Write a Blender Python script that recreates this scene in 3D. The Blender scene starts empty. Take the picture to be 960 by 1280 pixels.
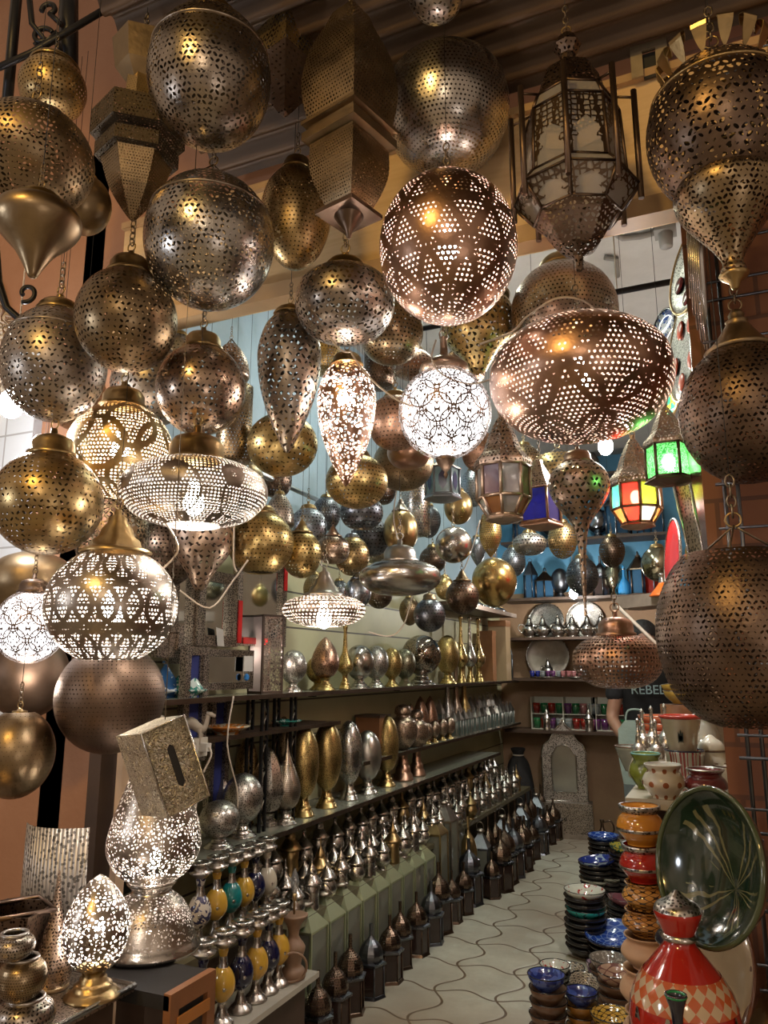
import bpy, math, random
from mathutils import Vector, Matrix
random.seed(7)
PI = math.pi
SC = bpy.context.scene
COL = SC.collection

# ---------------------------------------------------------------- camera
YAW, PITCH, CH = math.radians(23.9), math.radians(11.5), 1.5
cr = Vector((math.cos(YAW), math.sin(YAW), 0))
cf = Vector((-math.sin(YAW)*math.cos(PITCH), math.cos(YAW)*math.cos(PITCH), math.sin(PITCH)))
cu = Vector((math.sin(YAW)*math.sin(PITCH), -math.cos(YAW)*math.sin(PITCH), math.cos(PITCH)))
CAMP = Vector((0, 0, CH))
def at(px, py, z):
    return CAMP + z*(cf + (px-480)/960*cr + (640-py)/960*cu)
def on(px, py, ax, val):
    d = at(px, py, 1) - CAMP
    return CAMP + d*((val-CAMP[ax])/d[ax])
def depth(p):
    return (Vector(p)-CAMP).dot(cf)
def Ycol(px, X, Z):
    k = (px-480)/960; dz = Z-CH
    return (k*(X*cf[0]+dz*cf[2]) - X*cr[0])/(cr[1]-k*cf[1])
cam = bpy.data.cameras.new('camera'); co = bpy.data.objects.new('camera', cam); COL.objects.link(co)
co.location = CAMP; co.rotation_euler = (PI/2+PITCH, 0, YAW)
cam.sensor_fit = 'VERTICAL'; cam.sensor_height = 36; cam.lens = 36*960/1280; cam.clip_start = .02
SC.camera = co

# ---------------------------------------------------------------- mesh builder
class MB:
    def __init__(s): s.v=[]; s.f=[]; s.uv=[]; s.sm=[]; s.rr={}
    def face(s, idx, uv=None, sm=False):
        s.f.append(idx); s.uv.append(uv); s.sm.append(sm)
    def lathe(s, prof, seg=24, c=(0,0,0), smooth=True, a0=0, M=None, uvr=None):
        R = uvr or max(p[0] for p in prof) or 1; v0=len(s.v)
        arc=0; rings=[]; vs=[]
        for j,(r,z) in enumerate(prof):
            if j: arc += math.hypot(r-prof[j-1][0], z-prof[j-1][1])
            vs.append(arc/(2*PI*R))
            if r < 1e-6:
                p = Vector((c[0], c[1], c[2]+z))
                if M: p = M@p
                s.v.append(p); rings.append([len(s.v)-1])
            else:
                b = len(s.v)
                for i in range(seg):
                    a = a0+2*PI*i/seg
                    p = Vector((c[0]+r*math.cos(a), c[1]+r*math.sin(a), c[2]+z))
                    if M: p = M@p
                    s.v.append(p)
                rings.append(list(range(b, b+seg)))
        for rg,(r,z) in zip(rings,prof):
            for q in rg: s.rr[q]=r/R
        for j in range(len(rings)-1):
            A, B = rings[j], rings[j+1]
            for i in range(seg):
                u0, u1 = i/seg, (i+1)/seg
                if len(A)==1 and len(B)==1: continue
                if len(A)==1: s.face([A[0], B[(i+1)%seg], B[i]], [(u0,vs[j]),(u1,vs[j+1]),(u0,vs[j+1])], smooth)
                elif len(B)==1: s.face([A[i], A[(i+1)%seg], B[0]], [(u0,vs[j]),(u1,vs[j]),(u0,vs[j+1])], smooth)
                else: s.face([A[i], A[(i+1)%seg], B[(i+1)%seg], B[i]], [(u0,vs[j]),(u1,vs[j]),(u1,vs[j+1]),(u0,vs[j+1])], smooth)
        return s
    def box(s, x0,x1,y0,y1,z0,z1, M=None):
        b=len(s.v)
        for z in (z0,z1):
            for x,y in ((x0,y0),(x1,y0),(x1,y1),(x0,y1)):
                p=Vector((x,y,z)); s.v.append(M@p if M else p)
        for q in ((3,2,1,0),(4,5,6,7),(0,1,5,4),(1,2,6,5),(2,3,7,6),(3,0,4,7)):
            s.face([b+i for i in q], [(0,0),(1,0),(1,1),(0,1)])
        return s
    def tube(s, pts, r, seg=6, closed=False, caps=True):
        pts=[Vector(p) for p in pts]; n=len(pts); rings=[]
        up=None
        for i,p in enumerate(pts):
            if closed: t=(pts[(i+1)%n]-pts[i-1])
            else: t=(pts[min(i+1,n-1)]-pts[max(i-1,0)])
            t.normalize()
            if up is None:
                up = t.orthogonal()
            up = (up - t*up.dot(t)).normalized(); w=t.cross(up)
            rr = r[i] if isinstance(r,(list,tuple)) else r
            b=len(s.v)
            for k in range(seg):
                a=2*PI*k/seg
                s.v.append(p+rr*(math.cos(a)*up+math.sin(a)*w))
            rings.append(b)
        m = n if closed else n-1
        for i in range(m):
            A,B=rings[i],rings[(i+1)%n]
            for k in range(seg):
                s.face([A+k,A+(k+1)%seg,B+(k+1)%seg,B+k],None,True)
        if caps and not closed:
            s.face([rings[0]+k for k in range(seg)][::-1]); s.face([rings[-1]+k for k in range(seg)])
        return s
    def torus(s, c, R, r, M=None, n=14, seg=6, sx=1, sy=1):
        pts=[]
        for i in range(n):
            a=2*PI*i/n; p=Vector((R*sx*math.cos(a),R*sy*math.sin(a),0))
            if M: p=M@p
            pts.append(Vector(c)+p)
        return s.tube(pts, r, seg, True)
    def prism(s, poly, y0, y1, M=None):
        # poly in x,z ; extruded along y. counter-clockwise seen from -y
        b=len(s.v); n=len(poly)
        for y in (y0,y1):
            for x,z in poly:
                p=Vector((x,y,z)); s.v.append(M@p if M else p)
        s.face([b+i for i in range(n)]); s.face([b+n+i for i in range(n)][::-1])
        for i in range(n):
            j=(i+1)%n; s.face([b+i,b+n+i,b+n+j,b+j])
        return s
    def quad(s, a,b,c,d, uv=((0,0),(1,0),(1,1),(0,1))):
        k=len(s.v); s.v += [Vector(a),Vector(b),Vector(c),Vector(d)]; s.face([k,k+1,k+2,k+3], list(uv)); return s
    def build(s, name, mat, parent=None, label=None, kind=None):
        me=bpy.data.meshes.new(name)
        me.from_pydata([tuple(v) for v in s.v], [], s.f)
        ul=me.uv_layers.new(name='UVMap')
        flat=[]
        for f,u in zip(s.f,s.uv):
            if u: 
                for a in u: flat += [a[0],a[1]]
            else: flat += [0,0]*len(f)
        ul.data.foreach_set('uv', flat)
        if s.rr:
            u2=me.uv_layers.new(name='Ratio'); fl=[]
            for f in s.f:
                for q in f: fl += [s.rr.get(q,1.0),0.0]
            u2.data.foreach_set('uv',fl)
        me.polygons.foreach_set('use_smooth', s.sm)
        me.update()
        o=bpy.data.objects.new(name, me); COL.objects.link(o)
        if mat: me.materials.append(mat)
        if parent: o.parent=parent
        if label: o['label']=label
        if kind: o['kind']=kind
        return o

def cat(pts, n=4):
    out=[]; P=[pts[0]]+list(pts)+[pts[-1]]
    for i in range(1,len(P)-2):
        p0,p1,p2,p3=[Vector(q) for q in P[i-1:i+3]]
        for k in range(n):
            t=k/n
            q=.5*((2*p1)+(-p0+p2)*t+(2*p0-5*p1+4*p2-p3)*t*t+(-p0+3*p1-3*p2+p3)*t**3)
            q=list(q)
            if len(q)==2: q[0]=max(q[0],0)
            out.append(tuple(q))
    out.append(tuple(pts[-1])); return out

LABELS={}
def T(name, label, category, loc=(0,0,0), rz=0, group=None, rot=None):
    o=bpy.data.objects.new(name, None); COL.objects.link(o); o.empty_display_size=.05
    o.location=loc; o.rotation_euler=rot if rot else (0,0,rz)
    o['label']=label; o['category']=category
    if group: o['group']=group
    LABELS[label]=LABELS.get(label,0)+1
    return o
def tag(o, label, category, group=None):
    o['label']=label; o['category']=category
    if group: o['group']=group
    LABELS[label]=LABELS.get(label,0)+1
    return o
def dup(root, loc, rz=0, label=None, group=None, s=None, swap=None):
    r=root.copy(); COL.objects.link(r); r.location=loc; r.rotation_euler=(0,0,rz)
    if label: r['label']=label; LABELS[label]=LABELS.get(label,0)+1
    if group: r['group']=group
    if s: r.scale=(s,s,s) if not isinstance(s,tuple) else s
    def rec(a,b):
        for ch in list(a.children):
            c=ch.copy(); COL.objects.link(c); c.parent=b
            k=ch.name.split('.')[0]
            if swap and k in swap:
                c.material_slots[0].link='OBJECT'; c.material_slots[0].material=swap[k]
            rec(ch,c)
    rec(root,r); return r
def struct(o): o['kind']='structure'; return o
ORD='first second third fourth fifth sixth seventh eighth ninth tenth eleventh twelfth thirteenth fourteenth fifteenth sixteenth seventeenth eighteenth nineteenth twentieth twenty-first twenty-second twenty-third twenty-fourth twenty-fifth twenty-sixth twenty-seventh twenty-eighth twenty-ninth thirtieth thirty-first thirty-second thirty-third thirty-fourth'.split()

# ---------------------------------------------------------------- materials
class NT:
    def __init__(s, name):
        s.m=bpy.data.materials.new(name); s.m.use_nodes=True; s.t=s.m.node_tree; s.t.nodes.clear()
        s.out=s.t.nodes.new('ShaderNodeOutputMaterial')
    def n(s, typ, **kw):
        nd=s.t.nodes.new('ShaderNode'+typ)
        for k,v in kw.items():
            if k.startswith('i_'): s.put(nd.inputs[k[2:].replace('_',' ')], v)
            else: setattr(nd,k,v)
        return nd
    def put(s, inp, v):
        if isinstance(v, bpy.types.NodeSocket): s.t.links.new(v, inp)
        else:
            if isinstance(v,(tuple,list)) and len(v)==3 and inp.type=='RGBA': v=(*v,1)
            inp.default_value=v
    def M(s, op, a, b=None, c=None, clamp=False):
        nd=s.t.nodes.new('ShaderNodeMath'); nd.operation=op; nd.use_clamp=clamp
        for i,x in enumerate((a,b,c)):
            if x is not None: s.put(nd.inputs[i], x)
        return nd.outputs[0]
    def mix(s, f, a, b):
        nd=s.t.nodes.new('ShaderNodeMix'); nd.data_type='RGBA'
        s.put(nd.inputs[0],f); s.put(nd.inputs[6],a); s.put(nd.inputs[7],b); return nd.outputs[2]
    def shmix(s, f, a, b):
        nd=s.t.nodes.new('ShaderNodeMixShader'); s.put(nd.inputs[0],f); s.put(nd.inputs[1],a); s.put(nd.inputs[2],b); return nd.outputs[0]
    def coord(s, kind='Object', scale=1):
        tc=s.t.nodes.new('ShaderNodeTexCoord'); o=tc.outputs[kind]
        if scale!=1:
            mp=s.t.nodes.new('ShaderNodeMapping'); s.t.links.new(o,mp.inputs[0])
            mp.inputs['Scale'].default_value=(scale,)*3 if not isinstance(scale,tuple) else scale
            o=mp.outputs[0]
        return o
    def noise(s, vec, scale, detail=3, dist=0, rough=.5):
        nd=s.n('TexNoise'); s.put(nd.inputs['Vector'],vec); nd.inputs['Scale'].default_value=scale
        nd.inputs['Detail'].default_value=detail; nd.inputs['Distortion'].default_value=dist; nd.inputs['Roughness'].default_value=rough
        return nd.outputs['Fac']
    def vor(s, vec, scale, feat='F1', rnd=1, dim='3D'):
        nd=s.n('TexVoronoi'); nd.feature=feat; nd.voronoi_dimensions=dim
        s.put(nd.inputs['Vector'],vec); nd.inputs['Scale'].default_value=scale; nd.inputs['Randomness'].default_value=rnd
        return nd.outputs['Distance']
    def sep(s, vec):
        nd=s.n('SeparateXYZ'); s.put(nd.inputs[0],vec); return nd.outputs
    def comb(s, x,y,z=0.0):
        nd=s.n('CombineXYZ'); s.put(nd.inputs[0],x); s.put(nd.inputs[1],y); s.put(nd.inputs[2],z); return nd.outputs[0]
    def bump(s, h, strength=.3, dist=.002):
        nd=s.n('Bump'); s.put(nd.inputs['Height'],h); nd.inputs['Strength'].default_value=strength; nd.inputs['Distance'].default_value=dist
        return nd.outputs[0]
    def bsdf(s, col, metal=0, rough=.5, normal=None, **kw):
        nd=s.n('BsdfPrincipled'); s.put(nd.inputs['Base Color'],col); s.put(nd.inputs['Metallic'],metal); s.put(nd.inputs['Roughness'],rough)
        if normal is not None: s.put(nd.inputs['Normal'],normal)
        for k,v in kw.items(): s.put(nd.inputs[k.replace('_',' ')],v)
        return nd.outputs[0]
    def done(s, sh):
        s.t.links.new(sh, s.out.inputs[0]); return s.m
    # rows of drilled holes: N round the widest girth, fewer where the body narrows
    def drilled(s, U, V, N, r, leaf=False, grow=None):
        ul=s.n('UVMap'); ul.uv_map='Ratio'; rr=s.sep(ul.outputs[0])[0]
        row=s.M('FLOOR',s.M('MULTIPLY',V,N)); b=s.M('SUBTRACT',s.M('FRACT',s.M('MULTIPLY',V,N)),.5)
        cnt=s.M('MAXIMUM',s.M('MULTIPLY',s.M('ROUND',s.M('MULTIPLY',rr,N/4)),4.0),4.0)
        x=s.M('ADD',s.M('MULTIPLY',U,cnt),s.M('MULTIPLY',row,.5)); a=s.M('SUBTRACT',s.M('FRACT',x),.5)
        if leaf:
            sg=s.M('SUBTRACT',s.M('MULTIPLY',s.M('MODULO',s.M('ADD',s.M('FLOOR',x),row),2.0),2.0),1.0)
            p=s.M('MULTIPLY',s.M('ADD',a,s.M('MULTIPLY',b,sg)),.95); q=s.M('MULTIPLY',s.M('SUBTRACT',a,s.M('MULTIPLY',b,sg)),.5)
            d=s.M('SQRT',s.M('ADD',s.M('MULTIPLY',p,p),s.M('MULTIPLY',q,q)))
        else: d=s.M('SQRT',s.M('ADD',s.M('MULTIPLY',a,a),s.M('MULTIPLY',b,b)))
        lim=r if grow is None else s.M('MULTIPLY',grow,r)
        return s.M('LESS_THAN',d,lim)
    # helpers for masks
    def rings(s, U, V, N, R, w, offs):
        acc=None
        for ox,oy in offs:
            a=s.M('SUBTRACT', s.M('FRACT', s.M('ADD', s.M('MULTIPLY',U,N), ox)), .5)
            b=s.M('SUBTRACT', s.M('FRACT', s.M('ADD', s.M('MULTIPLY',V,N), oy)), .5)
            d=s.M('SQRT', s.M('ADD', s.M('MULTIPLY',a,a), s.M('MULTIPLY',b,b)))
            l=s.M('LESS_THAN', s.M('ABSOLUTE', s.M('SUBTRACT', d, R)), w)
            acc = l if acc is None else s.M('MAXIMUM', acc, l)
        return acc

COLR={'brass':(.56,.40,.19),'gold':(.64,.46,.19),'dullbrass':(.38,.28,.165),'silver':(.62,.58,.53),'agedsilver':(.50,.43,.36),
 'steel':(.42,.46,.52),'copper':(.54,.33,.23),'rose':(.56,.42,.32),'bronze':(.21,.145,.105),'iron':(.05,.045,.04),'darksteel':(.20,.21,.235),'chrome':(.8,.8,.8),'khaki':(.40,.38,.27)}
_mc={}
def metal(c='brass', rough=.34, pat=None, sc=100, thr=.33, N=8, lit=False, bump=.25, fine=True):
    if pat=='netfloral': sc*=1.45; thr*=1.65
    key=(c,rough,pat,sc,thr,N,lit,bump)
    if key in _mc: return _mc[key]
    s=NT(f'{c} metal {pat or "plain"}'); col=COLR[c]
    ob=s.coord('Object'); uv=s.coord('UV')
    nz=s.noise(ob,14,4,0,.6)
    ramp=s.M('MULTIPLY_ADD',nz,1.5,-.3,clamp=True)
    base=s.mix(ramp, tuple(x*.55 for x in col), col)
    rg=s.M('MULTIPLY_ADD',nz,.25,rough-.1)
    hole=None; h=s.noise(ob,sc*1.3 if pat else 60,2)
    if pat:
        o=s.sep(uv); U,V=o[0],o[1]
        if pat=='dots':
            w=s.M('MULTIPLY_ADD',s.noise(ob,22,1),1.6,.25); hole=s.drilled(U,V,sc,thr*.60,False,w)
        elif pat=='grid':
            v2=s.vor(s.comb(s.M('MULTIPLY',U,N),s.M('MULTIPLY',V,N)),1,rnd=.35,dim='2D'); hole=s.M('LESS_THAN',v2,thr)
        elif pat=='floral':
            k=3
            def cell(ox,oy):
                a=s.M('SUBTRACT', s.M('FRACT', s.M('ADD',s.M('MULTIPLY',U,N),ox)),.5); b=s.M('SUBTRACT', s.M('FRACT', s.M('ADD',s.M('MULTIPLY',V,N),oy)),.5)
                return s.M('SQRT',s.M('ADD',s.M('MULTIPLY',a,a),s.M('MULTIPLY',b,b)))
            d=s.M('MINIMUM',cell(0,0),cell(.5,.5))
            w=s.M('MULTIPLY_ADD',s.M('COSINE',s.M('MULTIPLY',d,2*PI*k)),.38,.80)
            hole=s.drilled(U,V,sc,thr*.68,True,w)
        elif pat=='net': hole=s.M('GREATER_THAN', s.vor(ob,sc,'DISTANCE_TO_EDGE',.85), thr)
        elif pat=='netfloral':
            wv=s.M('MULTIPLY_ADD',s.M('SINE',s.M('MULTIPLY',V,2*PI*N)),.04,thr)
            hole=s.M('GREATER_THAN', s.vor(ob,sc,'DISTANCE_TO_EDGE',1), wv)
        elif pat=='arab':
            a=s.M('PINGPONG',s.M('MULTIPLY',U,N),.5); b=s.M('PINGPONG',s.M('MULTIPLY',V,N*1.3),.5)
            nn=s.noise(s.comb(a,b),sc,1,.9)
            fr=s.M('ABSOLUTE',s.M('SUBTRACT',s.M('FRACT',s.M('MULTIPLY',nn,7.0)),.5))
            hole=s.M('GREATER_THAN',fr,thr)
            ln=s.rings(U,V,N,.44,.022,((0,0),(.5,.5)))
            hole=s.M('MULTIPLY',hole,s.M('SUBTRACT',1.0,ln))
        elif pat in('arches','bigrings','flower','bands','eyes'):
            dt=s.drilled(U,V,sc,thr)
            if pat=='arches': ln=s.rings(U,V,N,.47,.028,((0,0),(.5,0),(.25,.5),(.75,.5)))
            elif pat=='bigrings': ln=s.rings(U,V,N,.40,.045,((0,0),(.5,.35)))
            elif pat=='eyes':
                ln=s.rings(U,V,N,.13,.085,((0,0.3),)); ln=s.M('MAXIMUM',ln,s.rings(U,V,N*.7,.36,.012,((0,.9),)))
            elif pat=='bands':
                ln=s.rings(U,V,N,.44,.055,((0,0),(.5,0)))
                bb=s.M('LESS_THAN',s.M('ABSOLUTE',s.M('SUBTRACT',s.M('FRACT',s.M('MULTIPLY',V,N)),.5)),.025)
                bc=s.M('LESS_THAN',s.M('ABSOLUTE',s.M('SUBTRACT',s.M('FRACT',s.M('ADD',s.M('MULTIPLY',V,N),.5)),.5)),.025)
                ln=s.M('MAXIMUM',ln,s.M('MAXIMUM',bb,bc))
            else:
                ln=s.rings(U,V,N,.45,.035,((0,.86),(.5,.36)))
                ln=s.M('MAXIMUM',ln,s.rings(U,V,N,.22,.025,((0,.36),)))
            hole=s.M('MULTIPLY',dt,s.M('SUBTRACT',1.0,ln))
        h=s.M('ADD',s.M('MULTIPLY',h,.5),s.M('MULTIPLY',hole,-.8))
    nm=s.bump(h,bump,.003)
    sh=s.bsdf(base,1,rg,nm)
    if lit:
        inn=s.bsdf(tuple(.25+.7*x for x in col),0,.6)
        g=s.n('NewGeometry'); sh=s.shmix(g.outputs['Backfacing'],sh,inn)
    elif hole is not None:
        inn=s.bsdf(tuple(x*.22 for x in col),.6,.7)  # inside darkened in colour so the holes of unlit shells read as shaded
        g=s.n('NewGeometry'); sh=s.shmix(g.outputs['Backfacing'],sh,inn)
    if hole is not None:
        tr=s.n('BsdfTransparent'); sh=s.shmix(hole,sh,tr.outputs[0])
    _mc[key]=s.done(sh); return _mc[key]

def painted_pits(c='brass', sc=135, rough=.32, dark=.12, thr=.36):
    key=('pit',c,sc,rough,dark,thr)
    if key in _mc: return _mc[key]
    s=NT(f'{c} metal with painted hole shade'); col=COLR[c]; ob=s.coord('Object')
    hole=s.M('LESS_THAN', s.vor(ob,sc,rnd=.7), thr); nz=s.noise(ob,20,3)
    base=s.mix(nz, tuple(x*.6 for x in col), col); base=s.mix(hole, base, tuple(x*dark for x in col))  # dark dots painted into the colour stand in for shaded hole interiors
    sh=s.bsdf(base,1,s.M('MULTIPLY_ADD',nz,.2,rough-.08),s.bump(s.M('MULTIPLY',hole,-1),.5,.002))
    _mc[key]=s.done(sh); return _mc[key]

def plain(name, col, rough=.5, var=.25, sc=8, metalv=0, bump=.1, **kw):
    key=('pl',name)
    if key in _mc: return _mc[key]
    s=NT(name); ob=s.coord('Object'); nz=s.noise(ob,sc,5)
    base=s.mix(nz, tuple(x*(1-var) for x in col), tuple(min(1,x*(1+var*.6)) for x in col))
    sh=s.bsdf(base,metalv,rough,s.bump(nz,bump,.01),**kw)
    _mc[key]=s.done(sh); return _mc[key]

def glaze(name, col, col2=None, style=None, sc=30, N=10, rough=.12, th=.5):
    """glazed pottery, painted with a two-colour motif"""
    key=('gl',name)
    if key in _mc: return _mc[key]
    s=NT(name); ob=s.coord('Object'); uv=s.coord('UV'); o=s.sep(uv); nz=s.noise(ob,25,4)
    base=s.mix(nz, tuple(x*.75 for x in col), col)
    if col2:
        if style=='petal':
            a=s.M('ABSOLUTE',s.M('SINE',s.M('MULTIPLY',o[0],PI*N))); b=s.M('ABSOLUTE',s.M('SINE',s.M('MULTIPLY',o[1],PI*N*2.4)))
            m=s.M('LESS_THAN',s.M('ABSOLUTE',s.M('SUBTRACT',a,b)),.16)
        elif style=='stripe': m=s.M('GREATER_THAN',s.noise(s.comb(s.M('MULTIPLY',o[0],sc),0.0),1,0),th)
        elif style=='spot': m=s.M('LESS_THAN',s.vor(s.comb(s.M('MULTIPLY',o[0],N),s.M('MULTIPLY',o[1],N)),1,rnd=0,dim='2D'),th)
        elif style=='check':
            m=s.M('GREATER_THAN',s.M('MULTIPLY',s.M('SINE',s.M('MULTIPLY',s.M('ADD',o[0],o[1]),2*PI*N)),s.M('SINE',s.M('MULTIPLY',s.M('SUBTRACT',o[0],o[1]),2*PI*N))),0)
        else: m=s.M('GREATER_THAN',s.noise(ob,sc,1,1.5),th)
        base=s.mix(m,base,col2)
    sh=s.bsdf(base,0,rough,s.bump(nz,.05,.004),Coat_Weight=.6)
    _mc[key]=s.done(sh); return _mc[key]

def glass(name, col=(.9,.95,.92), frost=.15, trans=.6, pat=False):
    key=('gs',name)
    if key in _mc: return _mc[key]
    s=NT(name)
    c=col
    if pat:
        ob=s.coord('Object'); c=s.mix(s.M('GREATER_THAN',s.noise(ob,90,1,2.5),.5),tuple(x*.35 for x in col),tuple(min(1,x*1.3+.1) for x in col))
    tr=s.n('BsdfTransparent'); s.put(tr.inputs[0],c); tl=s.n('BsdfTranslucent'); s.put(tl.inputs[0],c)
    df=s.n('BsdfDiffuse'); s.put(df.inputs[0],c)
    m=s.shmix(trans,s.shmix(.5,tl.outputs[0],df.outputs[0]),tr.outputs[0])
    gl=s.n('BsdfGlossy'); gl.inputs['Roughness'].default_value=frost
    fr=s.n('Fresnel'); fr.inputs[0].default_value=1.5
    _mc[key]=s.done(s.shmix(s.M('ADD',s.M('MULTIPLY',fr.outputs[0],.8),.03,clamp=True),m,gl.outputs[0])); return _mc[key]

def emit(name, col, st):
    key=('em',name)
    if key in _mc: return _mc[key]
    s=NT(name); e=s.n('Emission'); s.put(e.inputs[0],col); e.inputs[1].default_value=st
    _mc[key]=s.done(e.outputs[0]); return _mc[key]
BULB=emit('lit bulb glass',(1,.93,.85),60)
def lamp(loc, W, col=(1,.9,.8), r=.03, parent=None, name='light'):
    l=bpy.data.lights.new(name,'POINT'); l.energy=W; l.color=col; l.shadow_soft_size=r
    o=bpy.data.objects.new(name,l); COL.objects.link(o); o.location=loc
    if parent: o.parent=parent
    return o
WOOD=plain('dark stained wood',(.07,.04,.025),.5,.4,12); WOOD2=plain('reddish wood',(.28,.12,.05),.4,.4,14)
IRON=plain('black wrought iron',(.03,.03,.032),.4,.3,30,.8); CHAIN=plain('dark chain metal',(.25,.2,.14),.35,.3,40,1)
SHELFG=plain('dusty shelf glass',(.20,.20,.16),.25,.3,9,0,.02,Specular_IOR_Level=.7)
CABLE=plain('pale cable plastic',(.62,.52,.42),.5); BCABLE=plain('black cable plastic',(.02,.02,.02),.5)
MIRROR=plain('mirror silvering',(.75,.8,.8),.05,.1,5,1,.0)
TUBE1, TUBE2, WORLD, STREET, EXPO = 14, 12, .9, 140, 0.25
# ---------------------------------------------------------------- the setting
WLX, WRX, BKY, FY, CEIL = -2.15, .02, 7.8, 2.1, 3.62
def plaster(name, col, col2, sc=2.5, rough=.8, b=.4):
    s=NT(name); ob=s.coord('Object'); n1=s.noise(ob,sc,6,0,.65); n2=s.noise(ob,40,3)
    f=s.M('MULTIPLY_ADD',n1,2.2,-.6,clamp=True)
    return s.done(s.bsdf(s.mix(f,col,col2),0,rough,s.bump(n2,b,.004)))
def floor_mat():
    s=NT('interlocking floor tiles'); o=s.sep(s.coord('Object')); X,Y=o[0],o[1]; W,L=.30,.34
    def dist(a,b,w,l,amp,ph):
        row=s.M('MULTIPLY',s.M('SINE',s.M('MULTIPLY',b,2*PI/l)),amp)
        return s.M('ABSOLUTE',s.M('SUBTRACT',s.M('FRACT',s.M('ADD',s.M('DIVIDE',s.M('ADD',a,row),w),ph)),.5))
    d1=dist(X,Y,W,L,.045,.1); d2=dist(Y,X,L,W,.03,.3)
    ob=s.coord('Object')
    g=s.M('MAXIMUM',s.M('LESS_THAN',d1,.022),s.M('LESS_THAN',d2,.019))
    cell=s.comb(s.M('FLOOR',s.M('DIVIDE',X,W)),s.M('FLOOR',s.M('DIVIDE',Y,L)))
    wn=s.n('TexWhiteNoise'); s.put(wn.inputs['Vector'],cell)
    n=s.noise(ob,9,6,0,.7)
    base=s.mix(s.M('MULTIPLY_ADD',n,1.8,-.4,clamp=True),(.36,.35,.28),(.60,.60,.50))
    base=s.mix(s.M('MULTIPLY',wn.outputs[0],.35),base,(.42,.34,.25))
    pn=s.noise(ob,1.1,2); base=s.mix(s.M('MULTIPLY_ADD',pn,3.2,-1.25,clamp=True),base,(.27,.21,.15))
    base=s.mix(g,base,(.13,.085,.05))
    h=s.M('ADD',s.M('MULTIPLY',s.M('SMOOTH_MIN' if False else 'MINIMUM',d1,.08),6.0),s.M('MULTIPLY',n,.25))
    return s.done(s.bsdf(base,0,s.M('MULTIPLY_ADD',n,.3,.25),s.bump(h,.5,.01)))
struct(MB().box(-8,6,-3,9,-.1,0).build('floor',floor_mat()))
def slat_wall():
    s=NT('olive board wall'); o=s.sep(s.coord('Object'))
    g=s.M('LESS_THAN',s.M('FRACT',s.M('DIVIDE',o[2],.19)),.05); n=s.noise(s.coord('Object'),5,5)
    base=s.mix(n,(.42,.40,.22),(.60,.57,.36)); base=s.mix(g,base,(.06,.05,.03))
    return s.done(s.bsdf(base,0,.45,s.bump(g,-.6,.01)))
struct(MB().box(WLX-.1,WLX,FY,BKY,0,2.2).build('wall_left',slat_wall()))
BLUEW=plaster('pale blue painted plaster',(.30,.42,.52),(.42,.52,.60))
struct(MB().box(WLX-.1,WLX,FY,BKY,2.2,CEIL+.1).build('wall_left_upper',BLUEW))
struct(MB().box(WRX,WRX+.1,FY+.1,BKY,0,CEIL).build('wall_right',plaster('brown plaster',(.20,.12,.08),(.30,.19,.12))))
struct(MB().box(WLX-.1,WRX+.1,BKY,BKY+.1,0,2.25).build('wall_back',plaster('tan plaster',(.36,.22,.13),(.48,.31,.18))))
struct(MB().box(WLX-.1,WRX+.1,BKY,BKY+.1,2.25,CEIL).build('wall_back_upper',plaster('bright blue plaster',(.10,.33,.55),(.20,.48,.70))))
struct(MB().box(WLX-.1,WRX+.1,FY+.1,BKY+.1,CEIL,CEIL+.1).build('ceiling',plaster('white ceiling plaster',(.50,.48,.44),(.66,.64,.60))))
PINK=plaster('pink ochre facade plaster',(.34,.16,.085),(.46,.25,.15),1.2,.75)
struct(MB().box(-6,-2.02,FY,FY+.1,0,5.2).build('wall_front_left',PINK))
def brickm():
    s=NT('terracotta brick'); o=s.sep(s.coord('Object'))
    b=s.n('TexBrick'); s.put(b.inputs['Vector'],s.comb(o[0],o[2])); b.inputs['Scale'].default_value=1
    b.inputs['Brick Width'].default_value=.28; b.inputs['Row Height'].default_value=.12; b.inputs['Mortar Size'].default_value=.006
    s.put(b.inputs['Color1'],(.24,.095,.045,1)); s.put(b.inputs['Color2'],(.17,.06,.03,1)); s.put(b.inputs['Mortar'],(.12,.05,.03,1))
    return s.done(s.bsdf(b.outputs['Color'],0,.6,s.bump(b.outputs['Fac'],-.4,.004)))
struct(MB().box(-.03,3.2,FY,FY+.1,0,4.2).build('wall_front_right',brickm()))
struct(MB().box(-2.02,-.03,FY+.02,FY+.1,3.17,5.2).build('wall_front_upper',PINK))
# plywood fascia board above the opening
def ply():
    s=NT('varnished plywood'); ob=s.coord('Object',(1.2,1,14)); n=s.noise(ob,3,5,1.2)
    return s.done(s.bsdf(s.mix(n,(.62,.40,.18),(.84,.62,.34)),0,.35))
PLY=ply()
struct(MB().box(-2.02,.6,FY-.03,FY,2.77,3.17).build('trim_1',PLY))
m=MB(); m.box(-2.02,.6,FY-.07,FY+.0,2.72,2.775); m.box(-2.02,.6,FY-.05,FY,3.165,3.19); struct(m.build('trim_2',plain('tan moulding',(.50,.32,.16),.45)))
# header soffit
struct(MB().box(-2.02,-.03,FY,FY+.04,2.74,3.17).build('trim_3',PLY))
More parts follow.
